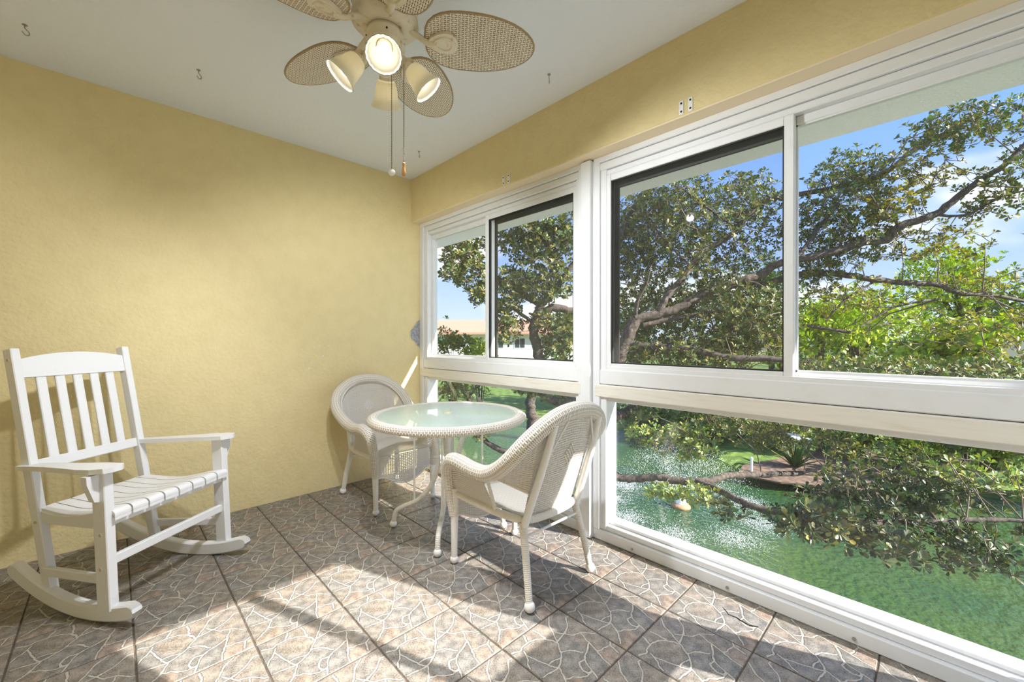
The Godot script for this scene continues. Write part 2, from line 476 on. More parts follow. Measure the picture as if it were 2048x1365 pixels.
func tile_maps() -> Array:
	# the printed relief of one ceramic tile: cream veins between stone-coloured fields
	var n := 512
	var dist := PackedFloat32Array()
	dist.resize(n * n)
	dist.fill(1.0)
	var wob := noise(0.02, 5, 3)
	for line in VEINS:
		for k in range(0, line.size() - 2, 2):
			var a := Vector2(line[k], line[k + 1])
			var b := Vector2(line[k + 2], line[k + 3])
			var lo := Vector2(minf(a.x, b.x), minf(a.y, b.y)) - Vector2(0.05, 0.05)
			var hi := Vector2(maxf(a.x, b.x), maxf(a.y, b.y)) + Vector2(0.05, 0.05)
			for y in range(maxi(0, int(lo.y * n)), mini(n, int(hi.y * n))):
				for x in range(maxi(0, int(lo.x * n)), mini(n, int(hi.x * n))):
					var p := Vector2((x + 0.5) / n, (y + 0.5) / n)
					p += Vector2(wob.get_noise_2d(x, y), wob.get_noise_2d(y + 700, x)) * 0.012
					var d := seg_dist(p, a, b)
					if d < dist[y * n + x]:
						dist[y * n + x] = d
	var seeds := [[0.35, 0.35, 176, 156, 134], [0.1, 0.08, 150, 140, 126], [0.58, 0.14, 170, 150, 130], [0.72, 0.2, 158, 148, 136], [0.9, 0.06, 172, 156, 138], [0.1, 0.45, 140, 134, 126], [0.12, 0.72, 160, 146, 128], [0.3, 0.7, 150, 142, 132], [0.22, 0.93, 186, 152, 124], [0.35, 0.97, 160, 148, 134], [0.48, 0.6, 146, 140, 132], [0.62, 0.5, 156, 148, 138], [0.75, 0.45, 168, 150, 130], [0.62, 0.85, 150, 146, 138], [0.45, 0.82, 158, 150, 140], [0.85, 0.68, 160, 140, 120], [0.95, 0.4, 166, 150, 132], [0.95, 0.7, 150, 140, 128], [0.8, 0.92, 188, 154, 130], [0.97, 0.93, 180, 156, 134]]
	var blot := noise(0.012, 11, 4)
	var fine := noise(0.09, 12, 3)
	var warp := noise(0.015, 13, 2)
	var col := Image.create(n, n, false, Image.FORMAT_RGB8)
	var hei := Image.create(n, n, false, Image.FORMAT_RGB8)
	for y in n:
		for x in n:
			var p := Vector2((x + 0.5) / n, (y + 0.5) / n)
			var q := p + Vector2(warp.get_noise_2d(x, y), warp.get_noise_2d(x + 900, y)) * 0.06
			var best := 9.0
			var c := Color.WHITE
			for s in seeds:
				var dx: float = q.x - s[0]
				var dy: float = q.y - s[1]
				var d := dx * dx + dy * dy
				if d < best:
					best = d
					c = Color(s[2] / 255.0, s[3] / 255.0, s[4] / 255.0)
			var g := blot.get_noise_2d(x, y)
			var f := fine.get_noise_2d(x, y)
			c = c.lerp(Color(0.60, 0.585, 0.56), 0.52) * (0.83 + 0.21 * g + 0.17 * f)
			c.r += 0.02 * f
			if f < -0.35 and g < 0.1:
				c = c * 0.87
			var d := dist[y * n + x]
			var vein := 1.0 - smoothstep(0.0075, 0.0115, d)
			var dirt := smoothstep(0.0095, 0.0125, d) * (1.0 - smoothstep(0.0125, 0.018, d))
			c = c * (1.0 - 0.30 * dirt * (0.6 + 0.8 * absf(f)))
			c = c.lerp(Color(0.70, 0.67, 0.625) * (1.0 + 0.12 * f), vein)
			var z := 0.62 + 0.10 * g + 0.06 * f
			z = lerpf(z, 0.36, vein)
			z += 0.20 * (smoothstep(0.009, 0.013, d) - smoothstep(0.013, 0.030, d))
			c.a = 1.0
			col.set_pixel(x, y, c.clamp())
			hei.set_pixel(x, y, Color(z, z, z).clamp())
	return [image_tex(col), image_tex(hei)]

func make_materials() -> void:
	# painted stucco walls
	var m := mat(rgb(232, 215, 164), 0.75)
	m.uv1_triplanar = true
	m.uv1_world_triplanar = true
	m.uv1_scale = Vector3(1.1, 1.1, 1.1)
	m.albedo_texture = noise_tex(0.006, 21, 1024, false, 1.0, ramp([[0.0, Color(0.975, 0.97, 0.96)], [0.5, Color(0.99, 0.99, 0.985)], [1.0, Color(1, 1, 1)]]), 5)
	m.normal_enabled = true
	m.normal_texture = noise_tex(0.028, 22, 1024, true, 5.0, null, 4)
	m.normal_scale = 0.55
	M.stucco = m
	m = mat(rgb(238, 242, 252), 0.85)
	m.uv1_triplanar = true
	m.uv1_world_triplanar = true
	m.uv1_scale = Vector3(1.5, 1.5, 1.5)
	m.normal_enabled = true
	m.normal_texture = noise_tex(0.05, 24, 512, true, 3.0)
	m.normal_scale = 0.3
	M.ceiling = m
	m = mat(rgb(250, 245, 243), 0.9)
	m.uv1_triplanar = true
	m.uv1_world_triplanar = true
	m.uv1_scale = Vector3(2, 2, 2)
	m.normal_enabled = true
	m.normal_texture = noise_tex(0.06, 25, 512, true, 5.0)
	M.soffit = m
	m = mat(rgb(186, 190, 196), 0.95)
	m.uv1_triplanar = true
	m.uv1_scale = Vector3(6, 6, 6)
	m.albedo_texture = noise_tex(0.02, 26, 256, false, 1.0, ramp([[0.0, Color(0.7, 0.7, 0.7)], [1.0, Color(1, 1, 1)]]))
	M.bare = m
	M.primer = mat(rgb(240, 222, 190), 0.8)
	# window metal, rail, gaskets
	m = mat(rgb(232, 234, 237), 0.38)
	m.uv1_triplanar = true
	m.uv1_world_triplanar = true
	m.uv1_scale = Vector3(1.3, 1.3, 1.3)
	m.albedo_texture = noise_tex(0.012, 27, 512, false, 1.0, ramp([[0.0, Color(0.975, 0.972, 0.965)], [0.3, Color(0.995, 0.995, 0.99)], [1.0, Color(1, 1, 1)]]), 5)
	M.frame = m
	m = mat(rgb(234, 231, 224), 0.5)
	m.uv1_triplanar = true
	m.uv1_world_triplanar = true
	m.uv1_scale = Vector3(0.8, 6.0, 0.5)
	m.albedo_texture = noise_tex(0.015, 28, 512, false, 1.0, ramp([[0.0, Color(0.94, 0.915, 0.875)], [0.35, Color(0.985, 0.98, 0.965)], [1.0, Color(1, 1, 1)]]))
	M.rail = m
	M.gasket = mat(rgb(34, 33, 28), 0.6)
	m = mat(Color(0.9, 0.93, 0.92, 0.022), 0.0)
	m.transparency = BaseMaterial3D.TRANSPARENCY_ALPHA
	M.glass = m
	m = mat(Color(0.10, 0.10, 0.09, 0.16), 0.9)
	m.transparency = BaseMaterial3D.TRANSPARENCY_ALPHA
	M.screen = m
	# floor
	var maps := tile_maps()
	m = mat(Color.WHITE, 0.5)
	m.albedo_texture = maps[0]
	m.heightmap_enabled = true
	m.heightmap_texture = maps[1]
	m.heightmap_scale = 0.30
	M.tile = m
	m = mat(rgb(104, 92, 80), 0.95)
	m.uv1_triplanar = true
	m.uv1_world_triplanar = true
	m.uv1_scale = Vector3(4, 4, 4)
	m.albedo_texture = noise_tex(0.03, 31, 256, false, 1.0, ramp([[0.0, Color(0.7, 0.7, 0.7)], [1.0, Color(1, 1, 1)]]))
	M.grout = m
	# furniture
	m = mat(rgb(236, 236, 237), 0.42)
	m.uv1_triplanar = true
	m.uv1_scale = Vector3(9, 1.5, 9)
	m.normal_enabled = true
	m.normal_texture = noise_tex(0.03, 33, 256, true, 2.0)
	m.normal_scale = 0.25
	M.white_wood = m
	M.plug = mat(rgb(214, 190, 160), 0.6)
	var wv := weave_maps()
	m = mat(rgb(242, 236, 226), 0.55)
	m.albedo_texture = wv[0]
	m.transparency = BaseMaterial3D.TRANSPARENCY_ALPHA_SCISSOR
	m.alpha_scissor_threshold = 0.5
	m.heightmap_enabled = true
	m.heightmap_texture = wv[1]
	m.heightmap_scale = 0.25
	M.weave = m
	m = mat(rgb(242, 236, 226), 0.55)
	m.heightmap_enabled = true
	m.heightmap_texture = wv[1]
	m.heightmap_scale = 0.35
	m.uv1_scale = Vector3(1, 62, 1)
	var solid := Image.create(64, 32, false, Image.FORMAT_RGB8)
	for y in 32:
		for x in 64:
			var a: float = (wv[0] as ImageTexture).get_image().get_pixel(x, y).a
			solid.set_pixel(x, y, Color(1, 1, 1) if a > 0.5 else Color(0.60, 0.54, 0.46))
	m.albedo_texture = image_tex(solid)
	M.roll = m
	var ring := Image.create(4, 32, false, Image.FORMAT_RGB8)
	for y in 32:
		var z: float = absf(sin(PI * y / 32.0))
		for x in 4:
			ring.set_pixel(x, y, Color(z, z, z))
	m = mat(rgb(238, 233, 224), 0.5)
	m.heightmap_enabled = true
	m.heightmap_texture = image_tex(ring)
	m.heightmap_scale = 0.12
	m.uv1_scale = Vector3(1, 130, 1)
	M.wrap = m
	M.white_metal = mat(rgb(244, 243, 240), 0.4)
	m = mat(Color(0.80, 0.90, 0.85, 0.62), 0.2)
	m.transparency = BaseMaterial3D.TRANSPARENCY_ALPHA
	m.uv1_triplanar = true
	m.uv1_scale = Vector3(9, 9, 9)
	m.normal_enabled = true
	m.normal_texture = noise_tex(0.05, 36, 256, true, 6.0, null, 2)
	m.normal_scale = 0.5
	M.table_glass = m
	# fan
	m = mat(rgb(232, 222, 203), 0.5)
	m.uv1_triplanar = true
	m.uv1_scale = Vector3(7, 7, 7)
	m.albedo_texture = noise_tex(0.012, 38, 256, false, 1.0, ramp([[0.0, Color(0.66, 0.50, 0.36)], [0.16, Color(0.94, 0.89, 0.82)], [0.3, Color(1, 1, 1)], [1.0, Color(1, 1, 1)]]))
	M.fan = m
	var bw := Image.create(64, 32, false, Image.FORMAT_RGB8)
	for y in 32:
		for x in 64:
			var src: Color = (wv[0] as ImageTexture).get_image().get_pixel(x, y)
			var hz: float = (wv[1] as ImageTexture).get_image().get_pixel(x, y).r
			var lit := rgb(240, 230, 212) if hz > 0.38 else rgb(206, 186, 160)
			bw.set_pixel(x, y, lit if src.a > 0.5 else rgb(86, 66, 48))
	m = mat(Color.WHITE, 0.6)
	m.albedo_texture = image_tex(bw)
	m.heightmap_enabled = true
	m.heightmap_texture = wv[1]
	m.heightmap_scale = 0.3
	M.blade = m
	m = mat(rgb(172, 146, 112), 0.6)
	M.blade_edge = m
	m = mat(rgb(230, 228, 216), 0.35)
	m.backlight_enabled = true
	m.backlight = Color(0.8, 0.78, 0.72)
	M.shade = m
	m = mat(rgb(255, 246, 226), 0.3)
	m.emission_enabled = true
	m.emission = rgb(255, 247, 230)
	m.emission_energy_multiplier = 2.2
	M.bulb = m
	M.chain = mat(rgb(120, 108, 84), 0.35, 0.8)
	M.wood_knob = mat(rgb(206, 160, 96), 0.5)
	M.steel = mat(rgb(168, 166, 160), 0.35, 0.9)
	M.hole = mat(rgb(28, 26, 24), 0.8)
	# outside
	m = mat(rgb(31, 68, 38), 0.05)
	m.uv1_triplanar = true
	m.uv1_world_triplanar = true
	m.uv1_scale = Vector3(0.42, 0.42, 0.42)
	m.normal_enabled = true
	m.normal_texture = noise_tex(0.02, 42, 512, true, 9.0, null, 4)
	m.normal_scale = 0.9
	m.detail_enabled = true
	m.detail_uv_layer = BaseMaterial3D.DETAIL_UV_2
	m.detail_blend_mode = BaseMaterial3D.BLEND_MODE_MIX
	m.uv2_triplanar = true
	m.uv2_world_triplanar = true
	m.uv2_scale = Vector3(0.045, 0.045, 0.045)
	m.detail_albedo = noise_tex(0.006, 41, 512, false, 1.0, ramp([[0.0, Color(0.32, 0.39, 0.15, 0.0)], [0.45, Color(0.32, 0.39, 0.15, 0.15)], [1.0, Color(0.32, 0.39, 0.15, 0.8)]]), 3)
	M.water = m
	m = mat(Color.WHITE, 0.9)
	m.uv1_triplanar = true
	m.uv1_world_triplanar = true
	m.uv1_scale = Vector3(0.12, 0.12, 0.12)
	m.albedo_texture = noise_tex(0.03, 43, 512, false, 1.0, ramp([[0.0, rgb(58, 76, 26)], [0.5, rgb(86, 112, 34)], [1.0, rgb(120, 148, 48)]]), 5)
	M.grass = m
	m = mat(Color.WHITE, 0.95)
	m.uv1_triplanar = true
	m.uv1_world_triplanar = true
	m.uv1_scale = Vector3(0.5, 0.5, 0.5)
	m.albedo_texture = noise_tex(0.03, 44, 256, false, 1.0, ramp([[0.0, rgb(70, 56, 44)], [0.5, rgb(108, 86, 68)], [1.0, rgb(150, 120, 98)]]), 5)
	M.soil = m
	m = mat(Color.WHITE, 0.9)
	m.uv1_triplanar = true
	m.uv1_scale = Vector3(2.2, 1.1, 2.2)
	m.albedo_texture = noise_tex(0.03, 45, 256, false, 1.0, ramp([[0.0, rgb(40, 34, 30)], [0.5, rgb(82, 72, 63)], [1.0, rgb(134, 122, 110)]]), 5)
	m.normal_enabled = true
	m.normal_texture = noise_tex(0.04, 46, 256, true, 8.0)
	M.bark = m
	m = mat(Color.WHITE, 0.46)
	m.vertex_color_use_as_albedo = true
	m.backlight_enabled = true
	m.backlight = Color(0.62, 0.70, 0.22)
	M.leaf = m
	M.twig = mat(rgb(120, 106, 92), 0.9)
	M.plaster = mat(rgb(236, 236, 232), 0.9)
	M.roof = mat(rgb(180, 134, 112), 0.9)
	M.pane_dark = mat(rgb(52, 62, 72), 0.1)
	M.foam = mat(rgb(250, 252, 252), 0.5)
	M.float_body = mat(rgb(176, 136, 98), 0.7)

# ---------------------------------------------------------------- camera, sky, sun
func sky_image() -> Image:
	var w := 1024
	var h := 512
	var im := Image.create(w, h, false, Image.FORMAT_RGBF)
	var f := noise(1.35, 77, 5)
	for y in h:
		var el := PI / 2 - PI * (y + 0.5) / h
		var up := sin(el)
		for x in w:
			var a := TAU * (x + 0.5) / w
			var d := Vector3(cos(a) * cos(el), up, sin(a) * cos(el))
			var c := Color(0.19, 0.42, 0.95).lerp(Color(0.72, 0.85, 1.0), pow(clampf(1.0 - absf(up), 0.0, 1.0), 5.0))
			if up > 0.0:
				var k := smoothstep(0.05, 0.40, f.get_noise_3d(d.x * 1.3, d.y * 3.2, d.z * 1.3) - 0.04)
				c = c.lerp(Color(1.15, 1.15, 1.15), k)
			else:
				c = Color(0.30, 0.34, 0.28)
			im.set_pixel(x, y, c)
	return im

func view_and_light() -> void:
	var cam := Camera3D.new()
	cam.name = "camera"
	cam.transform = Transform3D(Basis(Vector3(0.71778, 0, 0.69627), Vector3(0.00261, 0.99999, -0.00269), Vector3(-0.69626, 0.00375, 0.71778)).orthonormalized(), Vector3(0, 1.0849, 0))
	cam.fov = 79.337
	cam.near = 0.02
	cam.far = 400.0
	add_child(cam)
	cam.current = true
	var e := Environment.new()
	e.background_mode = Environment.BG_SKY
	var s := Sky.new()
	var p := PanoramaSkyMaterial.new()
	p.panorama = image_tex(sky_image())
	p.energy_multiplier = SKY_ENERGY
	s.sky_material = p
	e.sky = s
	e.tonemap_mode = Environment.TONE_MAPPER_LINEAR
	e.tonemap_exposure = EXPOSURE
	e.sdfgi_enabled = true
	e.ssao_enabled = true
	e.ssil_enabled = true
	var we := WorldEnvironment.new()
	we.name = "surroundings"
	we.environment = e
	add_child(we)
	var sun := DirectionalLight3D.new()
	sun.name = "sun"
	sun.light_color = rgb(255, 250, 243)
	sun.light_energy = SUN_ENERGY
	sun.light_angular_distance = 0.45
	sun.shadow_enabled = true
	add_child(sun)
	sun.look_at_from_position(Vector3(3, 5, 8), Vector3(3, 5, 8) + Vector3(-0.3164, -0.5075, -0.8014))

# ---------------------------------------------------------------- the room
func build_floor() -> void:
	var f := thing("floor", "floor of grey and beige stone-patterned ceramic tiles", "", Vector3.ZERO, 0.0, "", "structure")
	var b := Buf.new()
	span(b, Vector3(LEFT_X - 0.2, -0.25, BACK_Z - 0.2), Vector3(2.02, -0.0025, FRONT_Z + 0.08), 0.0)
	part(f, "grout_bed", b, M.grout)
	b = Buf.new()
	var cr := [Vector3(1.770, 0, -0.600), Vector3(1.752, 0, -0.578), Vector3(1.738, 0, -0.566), Vector3(1.742, 0, -0.540), Vector3(1.734, 0, -0.520), Vector3(1.730, 0, -0.490), Vector3(1.742, 0, -0.464)]
	tube(b, cr, [0.0012, 0.002, 0.0018, 0.0026, 0.003, 0.0026, 0.003], 6)
	part(f, "tile_crack", b, M.hole)
	var full: ArrayMesh = null
	for i in range(-5, 7):
		for j in range(-5, 8):
			var x0: float = 0.052 + TILE * i
			var z0: float = -1.6723 + TILE * j
			var g := 0.0026
			var xa := maxf(x0 + g, LEFT_X)
			var xb := minf(x0 + TILE - g, 1.90)
			var za := maxf(z0 + g, BACK_Z)
			var zb := minf(z0 + TILE - g, FRONT_Z)
			if xb - xa < 0.01 or zb - za < 0.01:
				continue
			var whole := absf(xb - xa - TILE + 2 * g) < 1e-5 and absf(zb - za - TILE + 2 * g) < 1e-5
			var me: ArrayMesh = full
			if not whole or full == null:
				me = tile_mesh(xa - x0, xb - x0, za - z0, zb - z0)
				if whole: full = me
			var o := part(f, "tile", me, M.tile, Vector3(x0, sin(i * 3.7 + j * 5.3) * 0.0004, z0))
			o.rotation = Vector3(sin(i * 9.1 + j * 2.3) * 0.0012, 0, cos(i * 4.1 + j * 7.7) * 0.0012)

func tile_mesh(xa: float, xb: float, za: float, zb: float) -> ArrayMesh:
	var b := Buf.new()
	var e := 0.0022
	var uv := func(p: Vector3) -> Vector2: return Vector2(p.x / TILE, p.z / TILE)
	var top := [Vector3(xa + e, 0, za + e), Vector3(xb - e, 0, za + e), Vector3(xb - e, 0, zb - e), Vector3(xa + e, 0, zb - e)]
	var low := [Vector3(xa, -e * 0.8, za), Vector3(xb, -e * 0.8, za), Vector3(xb, -e * 0.8, zb), Vector3(xa, -e * 0.8, zb)]
	b.face(top, Vector3.UP, top.map(uv))
	var side := [Vector3(0, 0, -1), Vector3(1, 0, 0), Vector3(0, 0, 1), Vector3(-1, 0, 0)]
	for k in 4:
		var m := (k + 1) % 4
		var q := [top[k], top[m], low[m], low[k]]
		b.face(q, (side[k] + Vector3.UP).normalized(), q.map(uv))
		var d := Vector3(0, -0.008, 0)
		q = [low[k], low[m], low[m] + d, low[k] + d]
		b.face(q, side[k], q.map(uv))
	return b.mesh()

func build_shell() -> void:
	build_floor()
	var b := Buf.new()
	span(b, Vector3(LEFT_X - 0.2, ROOM_H, BACK_Z - 0.2), Vector3(2.1, ROOM_H + 0.2, FRONT_Z + 0.2), 0.0)
	solo("ceiling", b, M.ceiling, "smooth off-white painted ceiling", "", "", "structure")
	var w := thing("wall_back", "yellow textured stucco wall behind the rocking chair", "", Vector3.ZERO, 0, "", "structure")
	b = Buf.new()
	span(b, Vector3(LEFT_X - 0.2, -0.2, BACK_Z - 0.2), Vector3(2.0, ROOM_H + 0.1, BACK_Z), 0.0)
	part(w, "plaster", b, M.stucco)
	# broken plaster by the window frame: bare grey patch with a raised, chipped rim
	b = Buf.new()
	var ol := [Vector2(0.0, 0.125), Vector2(-0.03, 0.10), Vector2(-0.058, 0.062), Vector2(-0.085, 0.03), Vector2(-0.092, -0.012), Vector2(-0.078, -0.05), Vector2(-0.05, -0.068), Vector2(-0.028, -0.10), Vector2(0.0, -0.118)]
	slab(b, ol, 0.004, Vector3(1.882, 1.133, BACK_Z + 0.001))
	var o := part(w, "bare_patch", b, M.bare)
	o.set_meta("label", "grey patch of bare plaster beside the window frame")
	b = Buf.new()
	var rim := []
	var rr := []
	for q in smooth(ol, 3):
		rim.append(Vector3(1.882 + q.x, 1.133 + q.y, BACK_Z + 0.001))
		rr.append(0.004)
	tube(b, rim, rr, 6)
	part(w, "patch_rim", b, M.stucco)
	b = Buf.new()
	var seam := []
	var sr := []
	for k in 24:
		var x := 0.02 + 0.052 * k
		seam.append(Vector3(x, 0.722 - 0.068 * (x - 0.149) + 0.006 * sin(x * 23.0), BACK_Z - 0.0027))
		sr.append(0.0035)
	tube(b, seam, sr, 6)
	part(w, "plaster_seam", b, M.stucco)
	b = Buf.new()
	for k in 9:
		var q := Vector3(1.06 + 0.07 * sin(k * 2.7), 0.95 + 0.09 * cos(k * 4.1), BACK_Z + 0.001)
		box(b, q, Vector3(0.012 + 0.006 * sin(k * 5.0), 0.006, 0.003), 0.001, Basis(Vector3(0, 0, 1), 0.7 + 0.4 * sin(k * 3.3)))
	part(w, "paint_chips", b, M.plaster).set_meta("kind", "stuff")
	b = Buf.new()
	span(b, Vector3(1.803, 2.07, BACK_Z - 0.2), Vector3(2.10, ROOM_H + 0.05, FRONT_Z + 0.2), 0.006)
	var beam_wall := solo("wall_right", b, M.stucco, "yellow stucco beam above the long row of windows", "", "", "structure")
	b = Buf.new()
	span(b, Vector3(1.8045, 2.0655, BACK_Z), Vector3(1.93, 2.073, FRONT_Z - 0.13), 0.001)
	part(beam_wall, "bare_underside", b, M.primer).set_meta("label", "pale unpainted underside of the beam")
	b = Buf.new()
	span(b, Vector3(LEFT_X - 0.2, -0.2, BACK_Z - 0.2), Vector3(LEFT_X, ROOM_H + 0.1, FRONT_Z + 0.2), 0.0)
	solo("wall_left", b, M.stucco, "yellow house wall outside the picture on the left", "", "", "structure")
	w = thing("wall_front", "yellow wall with a narrow window outside the picture", "", Vector3.ZERO, 0, "", "structure")
	b = Buf.new()
	span(b, Vector3(LEFT_X - 0.2, -0.2, FRONT_Z - 0.06), Vector3(0.92, ROOM_H + 0.1, FRONT_Z + 0.14), 0.004)
	part(w, "plaster", b, M.stucco)
	b = Buf.new()
	span(b, Vector3(0.9, 2.07, FRONT_Z - 0.13), Vector3(2.10, ROOM_H + 0.05, FRONT_Z + 0.14), 0.006)
	part(w, "beam", b, M.stucco)
	# posts
	b = Buf.new()
	span(b, Vector3(1.858, 0, -1.373), Vector3(1.99, 2.060, -1.308), 0.004)
	solo("trim_1", b, M.frame, "white metal post between the two windows", "", "", "structure")
	b = Buf.new()
	span(b, Vector3(1.876, 0, FRONT_Z - 0.07), Vector3(2.008, 2.07, FRONT_Z + 0.06), 0.004)
	solo("trim_2", b, M.frame, "white corner post outside the picture", "", "", "structure")
	# roof overhang outside
	w = thing("roof_eave", "off-white rough soffit of the roof overhang outside the windows", "", Vector3.ZERO, 0, "", "structure")
	b = Buf.new()
	span(b, Vector3(2.10, 2.09, -9.0), Vector3(2.58, 2.6, FRONT_Z + 0.76), 0.004)
	part(w, "soffit", b, M.soffit)
	b = Buf.new()
	span(b, Vector3(-4.0, 2.09, FRONT_Z + 0.2), Vector3(2.10, 2.6, FRONT_Z + 0.76), 0.004)
	part(w, "soffit", b, M.soffit)
	# the building below the room
	b = Buf.new()
	span(b, Vector3(LEFT_X - 3.0, -4.6, BACK_Z - 4.0), Vector3(1.98, -0.26, FRONT_Z + 0.06), 0.0)
	solo("wall_below", b, M.plaster, "outer wall of the floor below, under the windows", "", "", "structure")

func sash(parent: Node3D, z0: float, z1: float, x: float, screened: bool) -> void:
	# z0..z1 and 0.935..1.965 outer size; x is the inner face
	var s := Node3D.new()
	s.name = "sash"
	parent.add_child(s, true)
	var t := 0.028
	var y0 := 0.935
	var y1 := 1.965
	var st := 0.034
	var rl := 0.034
	for q in [[z0, z0 + st], [z1 - st, z1]]:
		var b := Buf.new()
		span(b, Vector3(x, y0, q[0]), Vector3(x + t, y1, q[1]), 0.003)
		part(s, "stile", b, M.frame)
	for q in [[y0, y0 + rl - 0.012], [y1 - rl, y1]]:
		var b := Buf.new()
		span(b, Vector3(x + 0.001, q[0], z0 + st), Vector3(x + t - 0.001, q[1], z1 - st), 0.003)
		part(s, "sash_rail", b, M.frame)
	var b := Buf.new()
	for q in [[z0 + st, z0 + st + 0.006], [z1 - st - 0.006, z1 - st]]:
		span(b, Vector3(x + 0.006, y0 + rl - 0.012, q[0]), Vector3(x + t - 0.004, y1 - rl, q[1]), 0.0)
	for q in [[y0 + rl - 0.012, y0 + rl - 0.006], [y1 - rl - 0.006, y1 - rl]]:
		span(b, Vector3(x + 0.006, q[0], z0 + st), Vector3(x + t - 0.004, q[1], z1 - st), 0.0)
	part(s, "gasket", b, M.gasket if screened else M.frame)
	b = Buf.new()
	b.face([Vector3(x + 0.016, y0 + 0.015, z0 + st - 0.004), Vector3(x + 0.016, y0 + 0.015, z1 - st + 0.004), Vector3(x + 0.016, y1 - rl + 0.004, z1 - st + 0.004), Vector3(x + 0.016, y1 - rl + 0.004, z0 + st - 0.004)], Vector3(-1, 0, 0))
	part(s, "pane", b, M.glass)

func screen(parent: Node3D, z0: float, z1: float, x: float) -> void:
	var s := Node3D.new()
	s.name = "insect_screen"
	parent.add_child(s, true)
	var b := Buf.new()
	var y0 := 0.94
	var y1 := 1.955
	for q in [[z0, z0 + 0.03], [z1 - 0.03, z1]]:
		span(b, Vector3(x, y0, q[0]), Vector3(x + 0.012, y1, q[1]), 0.001)
	for q in [[y0, y0 + 0.02], [y1 - 0.045, y1]]:
		span(b, Vector3(x, q[0], z0), Vector3(x + 0.012, q[1], z1), 0.001)
	part(s, "screen_frame", b, M.gasket)
	b = Buf.new()
	b.face([Vector3(x + 0.006, y0, z0), Vector3(x + 0.006, y0, z1), Vector3(x + 0.006, y1, z1), Vector3(x + 0.006, y1, z0)], Vector3(-1, 0, 0))
	part(s, "screen_mesh", b, M.screen)

func window_unit(called: String, label: String, z0: float, z1: float, jamb0: float, jamb1: float, mid: float, screen_side: int) -> Node3D:
	var w := thing(called, label, "", Vector3.ZERO, 0.0, "", "structure")
	var XI := 1.886
	var b: Buf
	# base: stepped sill on the floor
	b = Buf.new()
	span(b, Vector3(XI, 0.0, z0), Vector3(2.0, 0.056, z1), 0.004)
	part(w, "base_sill", b, M.frame)
	b = Buf.new()
	span(b, Vector3(XI + 0.016, 0.056, z0), Vector3(2.0, 0.086, z1), 0.004)
	part(w, "base_step", b, M.frame)
	b = Buf.new()
	span(b, Vector3(XI + 0.044, 0.086, z0 + jamb0 * 0.6), Vector3(2.0, 0.102, z1 - jamb1 * 0.6), 0.002)
	part(w, "glazing_stop", b, M.frame)
	# jambs, in two depths
	for q in [[z0, z0 + jamb0, 1.0], [z1 - jamb1, z1, -1.0]]:
		b = Buf.new()
		span(b, Vector3(XI + 0.012, 0.056, q[0]), Vector3(2.0, 2.07, q[1]), 0.004)
		part(w, "jamb", b, M.frame)
		b = Buf.new()
		var za: float = q[0] if q[2] > 0 else q[1]
		span(b, Vector3(XI - 0.002, 0.056, za), Vector3(XI + 0.014, 2.06, za + q[2] * (q[1] - q[0]) * 0.55), 0.003)
		part(w, "jamb_cover", b, M.frame)
	# middle rail (cream) and the slider's sill above it
	b = Buf.new()
	span(b, Vector3(XI - 0.004, 0.775, z0 + 0.012), Vector3(2.0, 0.842, z1 - 0.012), 0.004)
	part(w, "middle_rail", b, M.rail)
	b = Buf.new()
	span(b, Vector3(XI + 0.02, 0.752, z0 + 0.02), Vector3(2.0, 0.775, z1 - 0.02), 0.003)
	part(w, "rail_lip", b, M.frame)
	b = Buf.new()
	span(b, Vector3(XI + 0.004, 0.845, z0 + 0.02), Vector3(2.0, 0.922, z1 - 0.02), 0.004)
	part(w, "slider_sill", b, M.frame)
	b = Buf.new()
	for x in [XI + 0.012, XI + 0.046, XI + 0.082]:
		span(b, Vector3(x, 0.918, z0 + jamb0), Vector3(x + 0.006, 0.94, z1 - jamb1), 0.001)
	part(w, "slider_track", b, M.frame)
	# head in three steps
	var y := 1.965
	for q in [[XI + 0.018, 0.030], [XI + 0.004, 0.042], [XI - 0.004, 0.032]]:
		b = Buf.new()
		span(b, Vector3(q[0], y, z0 + 0.004), Vector3(2.0, y + q[1] - 0.0012, z1 - 0.004), 0.004)
		part(w, "head", b, M.frame)
		y += q[1]
	# lower fixed pane
	b = Buf.new()
	b.face([Vector3(1.958, 0.094, z0 + jamb0 - 0.01), Vector3(1.958, 0.094, z1 - jamb1 + 0.01), Vector3(1.958, 0.765, z1 - jamb1 + 0.01), Vector3(1.958, 0.765, z0 + jamb0 - 0.01)], Vector3(-1, 0, 0))
	part(w, "lower_pane", b, M.glass)
	# sliding sashes meet at mid; the inner one overlaps
	var a0 := z0 + jamb0 - 0.012
	var a1 := z1 - jamb1 + 0.012
	if screen_side < 0:
		sash(w, a0, mid + 0.036, 1.902, true)
		sash(w, mid - 0.0, a1, 1.936, false)
		screen(w, a0 + 0.012, mid + 0.02, 1.972)
	else:
		sash(w, a0, mid + 0.0, 1.936, false)
		sash(w, mid - 0.036, a1, 1.902, screen_side > 0)
	if screen_side > 0:
		screen(w, mid - 0.02, a1 - 0.012, 1.972)
	return w

